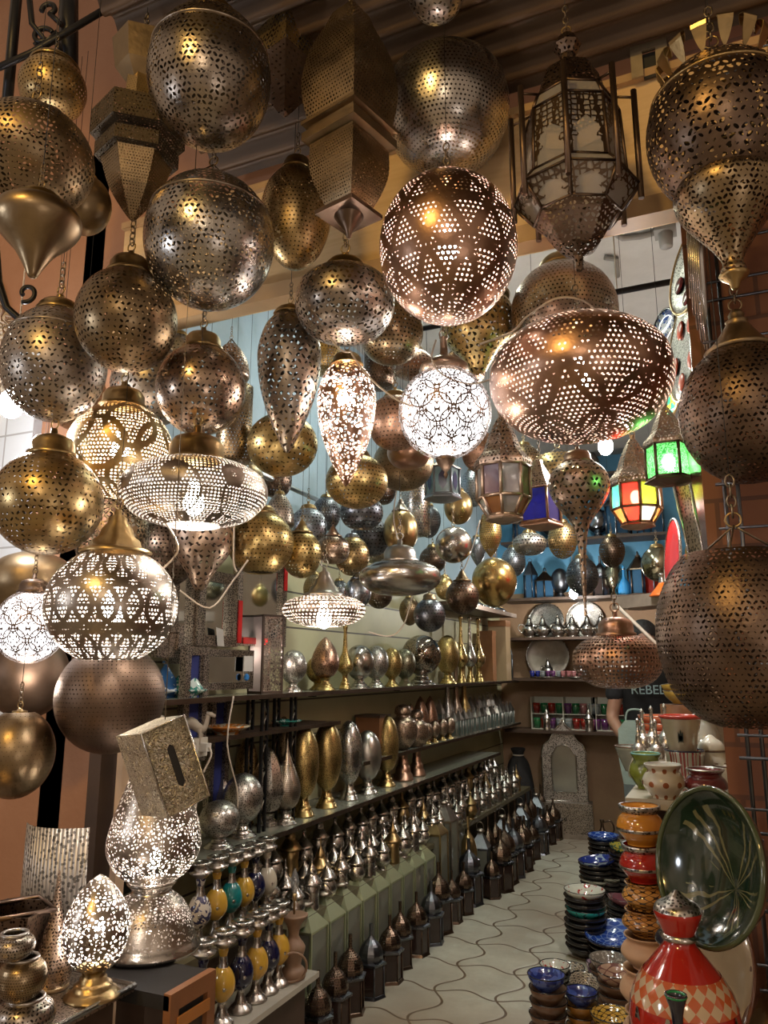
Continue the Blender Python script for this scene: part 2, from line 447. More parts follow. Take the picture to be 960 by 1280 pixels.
# corrugated awning
m=MB(); n=60; a0,a1=FY-.05,-.9; z0,z1=3.24,4.1
prev=None
for i in range(n*8+1):
    t=i/(n*8); y=a0+(a1-a0)*t; z=z0+(z1-z0)*t+.020*math.sin(t*n*2*PI*.62)
    b=len(m.v); m.v+= [Vector((-1.55,y,z)),Vector((1.2,y,z)),Vector((-1.55,y,z+.004)),Vector((1.2,y,z+.004))]
    if prev is not None:
        m.face([prev,prev+1,b+1,b],None,True); m.face([prev+2,b+2,b+3,prev+3],None,True)
    prev=b
struct(m.build('ceiling_awning',plain('rusty corrugated iron',(.10,.06,.032),.5,.45,6,.3)))
# jamb and door posts at the left
CREAM=plaster('cream carved plaster',(.55,.47,.36),(.72,.63,.50),30,.7,1.0)
struct(MB().box(-2.14,-2.03,FY+.1,FY+.16,0,2.9).build('trim_4',CREAM))
p=on(128,1000,1,FY-.06)
struct(MB().box(p.x-.03,p.x+.02,FY-.10,FY-.02,0,1.62).build('trim_5',WOOD))
struct(MB().box(p.x+.05,p.x+.075,FY-.06,FY-.02,0,1.62).build('trim_6',plain('cream bamboo strip',(.60,.42,.27),.5)))
# carved plaster arch band and white tiles on the far left facade
def carved():
    s=NT('carved stucco'); ob=s.coord('Object'); v=s.M('ABSOLUTE',s.M('SUBTRACT',s.M('FRACT',s.M('MULTIPLY',s.noise(ob,9,1,1.5),5)),.5))
    return s.done(s.bsdf(s.mix(s.M('LESS_THAN',v,.14),(.74,.66,.54),(.34,.26,.18)),0,.8,s.bump(v,1,.02)))
m=MB(); p0=on(14,330,1,FY-.02)
arc=[]; 
for i in range(15):
    a=math.radians(-15+i*10); arc.append((p0.x-.55+.62*math.cos(a), p0.z-.55+.75*math.sin(a)))
arc2=[(x*.0+ (p0.x-.55)+(x-(p0.x-.55))*.72, (p0.z-.55)+(z-(p0.z-.55))*.72) for x,z in arc]
for i in range(14):
    m.prism([arc2[i],arc[i],arc[i+1],arc2[i+1]][::1],FY-.06,FY-.0)
struct(m.build('trim_7',carved()))
def tilem():
    s=NT('white wall tiles'); o=s.sep(s.coord('Object'))
    b=s.n('TexBrick'); s.put(b.inputs['Vector'],s.comb(o[0],o[2])); b.offset=0; b.inputs['Scale'].default_value=1; b.inputs['Brick Width'].default_value=.15; b.inputs['Row Height'].default_value=.15; b.inputs['Mortar Size'].default_value=.004
    s.put(b.inputs['Color1'],(.70,.76,.82,1)); s.put(b.inputs['Color2'],(.64,.70,.78,1)); s.put(b.inputs['Mortar'],(.4,.42,.45,1))
    return s.done(s.bsdf(b.outputs['Color'],0,.2))
pt=on(42,560,1,FY-.03)
struct(MB().box(-3.6,pt.x,FY-.04,FY,1.25,2.75).build('trim_8',tilem()))
# wrought iron bracket, upper left
def spiral(c, r0, r1, a0, a1, n=22, ax=cr):
    pts=[]
    for i in range(n):
        t=i/(n-1); a=a0+(a1-a0)*t; r=r0+(r1-r0)*t
        pts.append(Vector(c)+ax*r*math.cos(a)+Vector((0,0,1))*r*math.sin(a))
    return pts
g=T('iron_bracket','black wrought iron scroll bracket with flat bars at top left of facade','bracket',at(60,60,2.35))
gi=Vector(g.location)
def gt(pts,r,nm): 
    m=MB(); m.tube([Vector(q)-gi for q in pts],r,6); return m.build(nm,IRON,g)
gt([at(-60,110,2.3),at(40,66,2.3),at(160,-5,2.3)],.011,'rail')
gt([at(24,-40,2.36),at(8,140,2.36)],.016,'bar'); gt([at(86,-40,2.4),at(86,108,2.4)],.028,'bar')
gt([at(36,-10,2.33),at(40,30,2.33),at(58,52,2.33),at(72,40,2.33)],.009,'scroll')
gt(spiral(at(62,12,2.33),.024,.012,3.4,-1.6)+[at(78,32,2.33)],.008,'scroll')
gt(spiral(at(53,46,2.33),.034,.014,.4,5.5),.008,'scroll'); gt(spiral(at(60,66,2.33),.05,.03,2.6,-1.2),.009,'scroll')
g=T('iron_bracket','curved black iron scroll beside the carved plaster arch at left edge','bracket',at(15,370,2.2)); gi=Vector(g.location)
gt(spiral(at(33,366,2.2),.03,.011,-1.9,3.8)+[] ,.007,'scroll'); gt([at(-6,300,2.2),at(-2,352,2.2),at(8,384,2.2),at(30,404,2.2),at(44,410,2.2)],.011,'scroll')
# conduit and rods inside
m=MB(); pr=on(840,352,1,3.2); q=on(740,372,1,3.2)
m.tube([Vector((-1.9,3.2,pr.z)),Vector((WRX,3.2,pr.z))],.014,8); tag(m.build('ceiling_rod',IRON),'dark horizontal rod crossing the shop under its white ceiling','rod')
m=MB(); a=at(272,568,3.0); b=at(430,640,4.6); d=(b-a)
m.tube([a,b],.013,8); tag(m.build('hanging_rod',plain('brushed rod metal',(.35,.38,.4),.3,.2,20,1)),'long steel rod running back into the shop above left shelves','rod')
m=MB()
for pts in ([(768,275),(768,292),(778,298),(800,296),(822,290)],[(756,322),(770,324),(772,345)]):
    m.tube([on(x,y,2,CEIL-.02) for x,y in pts],.014,6)
tag(m.build('conduit_pipe',plain('grey painted conduit',(.30,.28,.25),.5)),'bent grey conduit pipes fixed to the white ceiling','pipe')
m=MB(); c=on(831,285,2,CEIL-.04); m.box(c.x-.05,c.x+.05,c.y-.05,c.y+.05,c.z-.03,c.z+.04); m.lathe([(0,-.1),(.03,-.1),(.035,-.03)],12,c)
tag(m.build('junction_box',plain('grey painted conduit',(.3,.28,.25))),'small grey junction box at the end of ceiling conduit','junction box')
for k,pp in enumerate(([(275,372),(285,402),(300,418),(318,400),(330,388)],[(285,400),(305,412),(330,428)],[(272,385),(300,412),(322,406),(330,380)])):
    m=MB(); m.tube([Vector(q) for q in cat([on(x,y,1,3.6) for x,y in pp],4)],.008,6); tag(m.build('power_cable',BCABLE),['thick black cable looping below the header at the pale blue wall','straight black cable sloping across the pale blue wall','second drooping black cable loop on the pale blue wall'][k],'cable','black cables on the pale blue wall')

# ---------------------------------------------------------------- hanging lanterns
HUNG=[]
def sph(b=-1, t=.93, n=22):
    a0=math.asin(max(-1,b)); a1=math.asin(t)
    return [(math.cos(a0+(a1-a0)*i/n), math.sin(a0+(a1-a0)*i/n)) for i in range(n+1)]
SH={
 'sphere':sph(), 'open':[(.40,-.88),(.42,-.91)]+sph(-.9),
 'egg':cat([(0,-1),(.32,-.93),(.68,-.68),(.92,-.3),(1,.1),(.9,.48),(.66,.76),(.36,.94)],4),
 'ufo':cat([(0,-1),(.40,-.97),(.75,-.74),(.96,-.32),(1,.05),(.93,.45),(.68,.78),(.36,.96)],4),
 'ufo_open':cat([(.37,-1),(.40,-.985),(.75,-.74),(.96,-.3),(1,.05),(.93,.45),(.68,.78),(.34,.96)],4),
 'drop':cat([(0,-1),(.12,-.94),(.48,-.62),(.82,-.2),(.98,.2),(.98,.5),(.78,.8),(.45,.98)],4),
 'pear':cat([(0,-1),(.5,-.9),(.9,-.6),(1,-.25),(.85,.15),(.5,.5),(.25,.8),(.18,1)],4),
 'onion':cat([(0,-1),(.06,-.985),(.045,-.9),(.10,-.4),(.16,-.05),(.30,.18),(.75,.42),(.98,.62),(.96,.8),(.7,.94),(.4,1)],4),
 'tulip':cat([(0,-1),(.10,-.97),(.6,-.6),(.95,-.15),(1,.2),(.9,.6),(.7,1)],4),
 'cone_down':cat([(0,-1),(.1,-.96),(.2,-.75),(.46,-.3),(.82,.1),(1,.42),(.95,.7),(.75,.88),(.5,.95)],4),
 'dome':cat([(0,-.9),(.35,-1),(.45,-.92),(.95,-.7),(1,-.4),(.9,.1),(.6,.6),(.3,.9)],4),
 'bulbdrop':cat([(0,-1),(.2,-.9),(.45,-.55),(.9,-.1),(1,.3),(.95,.7),(.75,1)],4),
 'inv':cat([(0,-1),(.45,-.92),(.8,-.62),(.97,-.2),(1,.15),(.9,.55),(.6,.85),(.3,.97)],4),
 'barrel':cat([(.35,-1),(.62,-.88),(.86,-.6),(.98,-.2),(1,.15),(.93,.5),(.78,.8),(.62,.98)],4),
 'cyl':[(.0,-1),(.9,-1),(1,-.97),(1,.97),(.9,1),(.3,1.0)],
}
def caps(kind, R, z):
    """profile for a cap that sits on radius ~.36R at height z"""
    if kind=='dome': return [(.44*R,z-.02*R),(.45*R,z+.03*R),(.40*R,z+.05*R),(.40*R,z+.12*R),(.33*R,z+.20*R),(.20*R,z+.25*R),(.08*R,z+.27*R),(.06*R,z+.34*R),(.08*R,z+.37*R),(.03*R,z+.40*R),(0,z+.42*R)]
    if kind=='drum': return [(.46*R,z-.03*R),(.47*R,z+.02*R),(.41*R,z+.05*R),(.40*R,z+.22*R),(.34*R,z+.32*R),(.2*R,z+.38*R),(.07*R,z+.40*R),(.06*R,z+.52*R),(0,z+.54*R)]
    if kind=='cone': return [(.55*R,z-.04*R),(.56*R,z+.0*R),(.46*R,z+.05*R),(.40*R,z+.07*R),(.36*R,z+.18*R),(.28*R,z+.24*R),(.24*R,z+.36*R),(.16*R,z+.46*R),(.15*R,z+.54*R),(.06*R,z+.6*R),(.05*R,z+.68*R),(0,z+.7*R)]
    if kind=='stem': return [(.5*R,z-.06*R),(.55*R,z+.02*R),(.52*R,z+.12*R),(.3*R,z+.26*R),(.14*R,z+.34*R),(.09*R,z+.4*R),(.07*R,z+.75*R),(.1*R,z+.78*R),(0,z+.8*R)]
    if kind=='bell': return [(.5*R,z-.06*R),(.54*R,z-.02*R),(.48*R,z+.02*R),(.34*R,z+.18*R),(.22*R,z+.36*R),(.16*R,z+.46*R),(.18*R,z+.49*R),(.11*R,z+.53*R),(.13*R,z+.60*R),(.08*R,z+.68*R),(0,z+.7*R)]
    return [(.2*R,z-.01*R),(.2*R,z+.03*R),(.08*R,z+.05*R),(.05*R,z+.10*R),(0,z+.11*R)]
def chain_mb(z0, n, s=.012, m=None, x=0, y=0):
    m=m or MB(); z=z0+s
    for i in range(n):
        M=Matrix.Rotation(PI/2,3,'X') if i%2 else Matrix.Rotation(PI/2,3,'Z')@Matrix.Rotation(PI/2,3,'X')
        m.torus((x,y,z),s,s*.17,M,8,4,.65,1); z+=s*1.55
    return m,z-s*.6
def HL(label, px, py, rx, ry, z, shape='sphere', mat=None, cap='dome', capm=None, lit=0, chain=4, tilt=0, seam=None, seg=48, finial=0, name='hanging_lantern', cat_='hanging lantern', group=None, az=0, litc=(1,.86,.74), lens=None, bulbz=0, opened=False, liner=0):
    c=at(px,py,z); R=rx*z/960; Hh=ry*z/960
    def res(m_):
        if not(isinstance(m_,tuple) and m_[0]=='D'): return m_
        a=list(m_[1]); k=m_[2]
        if len(a)>2 and a[2] in('dots','floral'):
            sp={'dots':5.0,'floral':7.0}[a[2]]; a[3]=int(max(32,round(2*PI*rx/sp/8)*8))
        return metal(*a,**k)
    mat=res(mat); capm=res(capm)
    t=T(name,label,cat_,c,az,group)
    prof=[(r*R,zz*Hh) for r,zz in SH[shape]]
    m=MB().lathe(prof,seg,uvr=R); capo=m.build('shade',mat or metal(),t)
    top=prof[-1]; capm=capm or metal('brass',.3)
    if cap:
        k=top[0]/(.37*R) if cap not in('small',) else 1
        cp=[(r*max(k,.4),top[1]+(zz-top[1])*(.8+.2*k)) for r,zz in caps(cap,R,top[1])]
        capo=MB().lathe(cp,32).build('cap',capm,t); zt=cp[-1][1]
    else:
        zt=top[1]+.35*R; m=MB()
        for a in range(3):
            A=a*2*PI/3+.4
            m.tube([(top[0]*math.cos(A),top[0]*math.sin(A),top[1]-.002),(top[0]*.4*math.cos(A),top[0]*.4*math.sin(A),top[1]+.2*R),(0,0,zt)],.0022,5)
        capo=m.build('sling',CHAIN,t)
    if seam is not None:
        rr=R*math.sqrt(max(.02,1-seam*seam)); MB().torus((0,0,seam*Hh),rr+.001,.0035,None,seg,5).build('seam_band',mat and metal('agedsilver' if 'silver' in mat.name else 'brass',.3),t)
    if finial:
        f=finial*z/960; b=prof[0][1]
        MB().lathe([(0,b-f),(.06*f,b-f*.95),(.12*f,b-.8*f),(.06*f,b-.68*f),(.2*f,b-.5*f),(.42*f,b-.18*f),(.5*f,b-.0*f),(.3*f,b+.1*f)],20).build('finial',metal('bronze',.4),t)
    s=max(.006,min(.013,R*.09))
    m=MB(); m.torus((0,0,zt+s*.9),s*1.1,s*.18,Matrix.Rotation(PI/2,3,'X'),12,5); m.build('ring',capm,capo); zt+=s*1.7
    if chain:
        m,zt=chain_mb(zt-s*.5,chain,s); m.build('chain',CHAIN,t)
    if liner:
        MB().lathe([(r*.93,zz*.93) for r,zz in prof],40).build('frosted_liner',emit('glowing frosted glass',(1,.93,.92),liner),t); lamp((0,0,-Hh-.05),lit,litc,.03,t)
    elif lit:
        bz=bulbz*Hh
        b=MB(); b.lathe([(r*.028,bz+zz*.036) for r,zz in sph(-1,.9,10)],16); b.lathe([(.012,bz+.03),(.014,bz+.032),(.014,bz+.06),(0,bz+.06)],12); b.build('bulb',BULB,t)
        lamp((0,0,bz-.045),lit,litc,.02,t)
    HUNG.append([t,c,R,Hh,c.z+zt])
    return t
MM=metal
def D(*a,**k): return ('D',a,k)
SF=lambda sc=95,thr=.40,N=7: D('agedsilver',.27,'floral',sc,thr,N,bump=.5)
H=HL
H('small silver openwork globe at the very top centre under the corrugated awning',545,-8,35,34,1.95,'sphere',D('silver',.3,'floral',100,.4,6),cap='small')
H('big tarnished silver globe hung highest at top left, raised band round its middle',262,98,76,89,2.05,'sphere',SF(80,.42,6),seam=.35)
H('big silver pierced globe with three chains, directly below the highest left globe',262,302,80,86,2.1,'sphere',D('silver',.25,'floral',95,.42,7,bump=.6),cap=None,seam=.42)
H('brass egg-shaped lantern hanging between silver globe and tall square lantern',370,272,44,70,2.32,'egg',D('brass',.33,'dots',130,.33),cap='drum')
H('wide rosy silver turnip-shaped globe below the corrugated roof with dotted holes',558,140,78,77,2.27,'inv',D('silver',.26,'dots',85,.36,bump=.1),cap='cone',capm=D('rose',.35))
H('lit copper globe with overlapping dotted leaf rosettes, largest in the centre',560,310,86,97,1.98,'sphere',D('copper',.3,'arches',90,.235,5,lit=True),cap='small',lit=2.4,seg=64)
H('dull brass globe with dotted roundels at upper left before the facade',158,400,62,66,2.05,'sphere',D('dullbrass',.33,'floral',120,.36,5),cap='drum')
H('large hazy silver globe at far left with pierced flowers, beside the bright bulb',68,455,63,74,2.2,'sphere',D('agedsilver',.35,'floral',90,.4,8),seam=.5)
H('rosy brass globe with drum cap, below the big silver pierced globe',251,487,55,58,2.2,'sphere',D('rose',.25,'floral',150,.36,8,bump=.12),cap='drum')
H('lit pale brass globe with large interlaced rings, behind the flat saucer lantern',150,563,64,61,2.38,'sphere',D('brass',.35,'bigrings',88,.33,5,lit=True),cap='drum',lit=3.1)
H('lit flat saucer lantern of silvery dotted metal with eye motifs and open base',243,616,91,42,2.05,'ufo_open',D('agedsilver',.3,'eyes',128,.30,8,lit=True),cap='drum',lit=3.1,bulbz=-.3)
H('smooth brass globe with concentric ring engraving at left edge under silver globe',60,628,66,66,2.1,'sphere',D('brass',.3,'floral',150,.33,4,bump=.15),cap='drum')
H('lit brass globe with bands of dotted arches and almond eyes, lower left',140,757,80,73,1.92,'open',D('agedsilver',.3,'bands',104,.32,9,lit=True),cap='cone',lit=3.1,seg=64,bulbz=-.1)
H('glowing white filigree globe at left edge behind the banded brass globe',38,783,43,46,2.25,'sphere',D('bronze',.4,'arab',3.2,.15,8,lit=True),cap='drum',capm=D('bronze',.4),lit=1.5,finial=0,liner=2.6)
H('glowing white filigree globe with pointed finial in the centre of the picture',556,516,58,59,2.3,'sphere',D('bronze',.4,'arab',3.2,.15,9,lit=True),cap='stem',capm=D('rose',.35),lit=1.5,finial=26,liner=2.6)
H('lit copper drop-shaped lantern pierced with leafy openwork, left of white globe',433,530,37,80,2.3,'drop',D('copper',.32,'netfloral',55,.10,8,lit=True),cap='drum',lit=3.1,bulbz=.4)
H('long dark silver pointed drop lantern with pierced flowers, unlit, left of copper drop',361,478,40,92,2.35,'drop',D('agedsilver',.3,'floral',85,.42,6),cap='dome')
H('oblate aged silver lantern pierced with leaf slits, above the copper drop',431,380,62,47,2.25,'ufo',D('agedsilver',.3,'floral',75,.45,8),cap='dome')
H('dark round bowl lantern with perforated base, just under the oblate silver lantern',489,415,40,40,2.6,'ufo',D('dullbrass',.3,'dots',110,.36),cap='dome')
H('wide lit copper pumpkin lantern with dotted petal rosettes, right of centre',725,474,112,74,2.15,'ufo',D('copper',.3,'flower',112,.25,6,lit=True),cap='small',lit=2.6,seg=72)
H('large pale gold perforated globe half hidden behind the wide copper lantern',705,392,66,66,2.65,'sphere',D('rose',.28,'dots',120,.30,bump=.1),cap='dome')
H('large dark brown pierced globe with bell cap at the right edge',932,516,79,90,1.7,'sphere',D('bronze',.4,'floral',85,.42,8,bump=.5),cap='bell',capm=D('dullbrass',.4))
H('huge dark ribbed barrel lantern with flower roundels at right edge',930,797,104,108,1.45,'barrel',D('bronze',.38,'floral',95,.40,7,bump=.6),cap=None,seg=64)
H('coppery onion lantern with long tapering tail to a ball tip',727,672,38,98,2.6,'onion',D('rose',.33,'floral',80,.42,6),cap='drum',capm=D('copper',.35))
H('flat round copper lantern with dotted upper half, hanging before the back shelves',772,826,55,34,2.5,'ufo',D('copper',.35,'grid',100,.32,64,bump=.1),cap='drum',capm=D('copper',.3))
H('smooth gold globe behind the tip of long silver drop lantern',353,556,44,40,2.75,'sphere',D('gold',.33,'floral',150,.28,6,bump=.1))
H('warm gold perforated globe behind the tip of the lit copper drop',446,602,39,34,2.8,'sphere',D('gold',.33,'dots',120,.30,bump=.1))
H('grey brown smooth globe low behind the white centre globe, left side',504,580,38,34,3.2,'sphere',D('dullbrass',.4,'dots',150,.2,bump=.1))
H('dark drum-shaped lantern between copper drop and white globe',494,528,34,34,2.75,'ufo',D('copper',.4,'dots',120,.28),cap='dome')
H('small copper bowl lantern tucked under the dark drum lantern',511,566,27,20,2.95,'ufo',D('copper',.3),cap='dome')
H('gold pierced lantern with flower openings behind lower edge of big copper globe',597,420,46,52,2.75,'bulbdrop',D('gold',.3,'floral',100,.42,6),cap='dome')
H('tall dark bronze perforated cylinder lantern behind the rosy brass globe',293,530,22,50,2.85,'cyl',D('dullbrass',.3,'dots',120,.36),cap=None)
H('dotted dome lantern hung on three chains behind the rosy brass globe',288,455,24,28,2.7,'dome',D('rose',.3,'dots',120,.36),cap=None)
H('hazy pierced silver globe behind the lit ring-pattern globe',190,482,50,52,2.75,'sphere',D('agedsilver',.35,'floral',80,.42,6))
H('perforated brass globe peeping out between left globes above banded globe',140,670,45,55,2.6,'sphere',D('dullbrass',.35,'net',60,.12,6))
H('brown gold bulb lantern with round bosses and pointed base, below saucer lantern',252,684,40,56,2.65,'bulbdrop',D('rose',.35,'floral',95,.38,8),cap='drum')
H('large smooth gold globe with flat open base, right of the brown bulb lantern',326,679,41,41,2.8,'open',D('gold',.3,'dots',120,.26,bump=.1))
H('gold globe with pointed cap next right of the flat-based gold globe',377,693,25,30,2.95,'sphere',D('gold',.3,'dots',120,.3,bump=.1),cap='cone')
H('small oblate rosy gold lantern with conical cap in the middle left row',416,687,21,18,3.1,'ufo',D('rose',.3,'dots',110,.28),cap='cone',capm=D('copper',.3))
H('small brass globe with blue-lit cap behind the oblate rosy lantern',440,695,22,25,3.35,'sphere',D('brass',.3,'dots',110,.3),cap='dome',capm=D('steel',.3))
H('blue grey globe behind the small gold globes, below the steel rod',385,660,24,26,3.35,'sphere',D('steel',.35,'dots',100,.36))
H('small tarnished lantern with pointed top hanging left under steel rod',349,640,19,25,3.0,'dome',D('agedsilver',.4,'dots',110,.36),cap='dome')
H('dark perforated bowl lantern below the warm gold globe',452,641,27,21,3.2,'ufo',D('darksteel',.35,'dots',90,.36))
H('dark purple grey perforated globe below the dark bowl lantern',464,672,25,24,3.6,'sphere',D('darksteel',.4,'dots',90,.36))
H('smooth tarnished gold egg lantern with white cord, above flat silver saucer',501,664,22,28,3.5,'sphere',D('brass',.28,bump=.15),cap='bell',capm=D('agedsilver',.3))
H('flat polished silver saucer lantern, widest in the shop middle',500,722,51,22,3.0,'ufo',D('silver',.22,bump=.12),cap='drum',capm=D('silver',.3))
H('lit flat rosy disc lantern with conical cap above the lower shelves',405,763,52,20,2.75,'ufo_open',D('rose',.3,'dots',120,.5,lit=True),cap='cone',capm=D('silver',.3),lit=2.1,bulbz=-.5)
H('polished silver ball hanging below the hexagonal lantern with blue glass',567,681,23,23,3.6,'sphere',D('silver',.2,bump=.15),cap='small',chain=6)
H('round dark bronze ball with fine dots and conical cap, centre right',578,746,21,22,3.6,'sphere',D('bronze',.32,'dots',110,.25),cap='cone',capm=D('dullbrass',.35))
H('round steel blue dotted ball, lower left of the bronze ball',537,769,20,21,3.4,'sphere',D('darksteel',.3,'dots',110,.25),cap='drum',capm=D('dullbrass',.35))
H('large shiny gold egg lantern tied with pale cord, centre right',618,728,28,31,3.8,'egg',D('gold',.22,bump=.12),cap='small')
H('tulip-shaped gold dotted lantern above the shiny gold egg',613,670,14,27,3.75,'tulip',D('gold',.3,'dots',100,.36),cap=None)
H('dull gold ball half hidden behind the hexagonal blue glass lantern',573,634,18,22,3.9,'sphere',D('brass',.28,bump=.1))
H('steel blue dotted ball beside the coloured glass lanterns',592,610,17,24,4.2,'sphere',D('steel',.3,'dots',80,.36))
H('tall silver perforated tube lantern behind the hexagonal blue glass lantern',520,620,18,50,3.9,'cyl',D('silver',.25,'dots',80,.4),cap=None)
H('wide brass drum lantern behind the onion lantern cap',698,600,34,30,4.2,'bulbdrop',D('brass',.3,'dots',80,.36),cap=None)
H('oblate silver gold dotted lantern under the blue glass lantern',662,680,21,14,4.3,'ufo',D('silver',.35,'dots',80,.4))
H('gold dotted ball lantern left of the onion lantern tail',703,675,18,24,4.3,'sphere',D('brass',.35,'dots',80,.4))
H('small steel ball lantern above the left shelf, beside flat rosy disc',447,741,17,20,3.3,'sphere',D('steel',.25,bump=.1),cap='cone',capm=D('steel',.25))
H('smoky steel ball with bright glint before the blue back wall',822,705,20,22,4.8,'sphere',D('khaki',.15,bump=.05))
H('small gold dotted ball right of the flat silver saucer',556,735,12,15,4.3,'sphere',D('gold',.3,'dots',80,.36))
H('dark tarnished copper ball peeking right of the white globe',603,566,26,26,3.0,'sphere',D('copper',.45,'dots',100,.2),cap=None)
BG=[(308,602,22,26,3.3,'sphere','dullbrass','dull brass ball lantern half behind the steel rod, left'),(408,642,18,22,3.95,'sphere','darksteel','dark steel ball lantern deep behind the steel rod'),(478,612,17,19,4.5,'ufo','bronze','small dark bronze bowl lantern deep behind warm gold globe'),
(536,652,15,21,4.7,'egg','darksteel','dark egg lantern deep between tarnished egg and silver tube'),(541,700,17,17,4.9,'sphere','bronze','dark bronze ball deep behind the polished silver ball'),(597,690,11,19,5.1,'drop','steel','little steel drop lantern deep behind the shiny gold egg'),(474,742,17,19,4.6,'sphere','bronze','dark bronze ball deep below the flat polished saucer'),
(512,764,13,18,4.8,'egg','dullbrass','dull egg lantern deep left of steel blue dotted ball'),(642,702,15,19,5.3,'sphere','steel','steel ball deep right of the shiny gold egg'),(648,640,17,15,5.2,'ufo','bronze','dark bowl lantern deep behind the cobalt glass lantern'),(394,736,15,19,4.1,'sphere','dullbrass','dull brass ball deep above the lit flat rosy disc'),
(424,742,13,17,4.6,'egg','darksteel','small dark egg deep right above the lit flat rosy disc'),(520,455,26,20,3.5,'dome','copper','dark copper dome shade behind the white centre globe'),(474,462,19,23,3.6,'cyl','bronze','dark drum shade behind the lit copper drop, right side'),(405,440,20,26,3.2,'cyl','gold','gold collared drum between the two drop lanterns'),
(583,470,24,28,3.3,'bulbdrop','copper','dull copper lantern right behind the white centre globe'),(637,450,18,30,3.4,'cyl','dullbrass','dull tube lantern behind the wide copper lantern, left edge'),(470,690,14,16,4.3,'sphere','khaki','olive ball deep behind the purple grey globe'),(345,600,20,22,3.6,'ufo','bronze','dark bowl lantern deep below the smooth gold globe'),
(655,575,20,20,4.6,'sphere','dullbrass','dull ball lantern deep behind the dusty arched lantern'),(728,720,20,24,5.2,'sphere','darksteel','dark ball deep behind the onion lantern tail'),(690,640,14,14,5.6,'sphere','steel','pale steel ball deep behind the cobalt glass lantern'),(765,690,16,20,5.6,'egg','bronze','dark egg lantern deep under the coloured glass lantern'),(222,455,26,40,3.0,'sphere','agedsilver','tarnished silver globe deep between the two left brass globes'),(100,500,40,40,2.95,'sphere','dullbrass','dull globe deep behind the hazy silver globe'),
(208,690,40,44,3.05,'sphere','bronze','dark bronze globe deep right of the banded globe')]
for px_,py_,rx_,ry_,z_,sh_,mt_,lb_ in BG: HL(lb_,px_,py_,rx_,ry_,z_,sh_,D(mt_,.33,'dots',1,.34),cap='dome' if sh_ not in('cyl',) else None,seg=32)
# large dull pieces against the left facade
H('very large dull brown globe hanging behind the banded globe, lower left',138,872,66,68,2.2,'sphere',D('bronze',.45,'dots',60,.2,bump=.15),cap='dome')
H('dark dull globe behind the white filigree globe at left edge',36,845,48,52,2.42,'sphere',D('bronze',.5,bump=.15),cap='dome')
H('shallow dark brass dish lantern above the white filigree globe',40,728,52,38,2.5,'ufo',D('dullbrass',.4,bump=.15),cap='small')
H('brass disc lantern with bright rim on the pink wall at left edge',20,942,46,54,2.1,'sphere',D('dullbrass',.3,'dots',50,.12,bump=.2),cap='small')
# urn lanterns top left
H('big dark brass urn lantern with pierced flower band at top left corner',38,200,76,66,1.75,'sphere',D('dullbrass',.38,'floral',75,.42,4),cap=None)
H('brass pot-shaped lantern with dotted collar, highest at the left corner',66,112,40,32,2.25,'barrel',D('brass',.36,'dots',95,.36),cap='dome')
H('dark brass cone lantern pointing down at left, below the big urn',45,300,52,52,1.5,'cone_down',D('dullbrass',.32,bump=.15),cap='dome')
H('dull round brass ball behind the big urn lantern at left',104,256,34,38,2.05,'sphere',D('dullbrass',.35,bump=.12),cap='dome')

# compound crown lantern top right
t=HL('massive dark brass urn lantern with scalloped crown at top right corner',900,165,88,100,1.62,'sphere',MM('bronze',.36,'floral',60,.44,7,bump=.5),cap=None,seam=.45)
R=88*1.62/960; Hh=100*1.62/960
m=MB()
for i in range(14):
    a=i*2*PI/14; ca,sa=math.cos(a),math.sin(a); pr=cat([(R*.62,Hh*.78),(R*.70,Hh*.92),(R*.78,Hh*1.08),(R*.66,Hh*1.16),(R*.6,Hh*1.06)],3)
    for k in range(len(pr)-1):
        w0,w1=.105*R*math.sin(PI*(k+.6)/(len(pr)+.6)),.105*R*math.sin(PI*(k+1.6)/(len(pr)+.6))
        def q(p,w): return Vector((p[0]*ca-w*sa,p[0]*sa+w*ca,p[1]))
        m.quad(q(pr[k],-w0),q(pr[k],w0),q(pr[k+1],w1),q(pr[k+1],-w1))
o_=m.build('crown',MM('brass',.3),t); md=o_.modifiers.new('solid','SOLIDIFY'); md.thickness=.002
MB().lathe([(r,z) for r,z in cat([(R*.06,-Hh*1.95),(R*.16,-Hh*1.9),(R*.14,-Hh*1.75),(R*.30,-Hh*1.5),(R*.62,-Hh*1.1),(R*.70,-Hh*.85),(R*.62,-Hh*.7)],4)],40).build('lower_bowl',MM('dullbrass',.34,'floral',60,.46,5),t)
MB().lathe([(0,-Hh*2.15),(R*.05,-Hh*2.12),(R*.08,-Hh*2.04),(R*.17,-Hh*1.98),(R*.2,-Hh*1.94),(R*.06,-Hh*1.88)],20).build('finial',MM('brass',.35),t)

# ---------------------------------------------------------------- faceted lanterns
def poly_prof(m, n, prof, a0=0, c=(0,0,0)): return m.lathe(prof,n,c,False,a0)
def hook(t, z, s=.011, chain=4, mat=None):
    m=MB(); m.torus((0,0,z+s*.9),s*1.1,s*.18,Matrix.Rotation(PI/2,3,'X'),12,5); m.build('ring',mat or MM('brass'),t); z+=s*1.7
    if chain: m,z=chain_mb(z-s*.5,chain,s); m.build('chain',CHAIN,t)
    return z
def U(z): return z/960
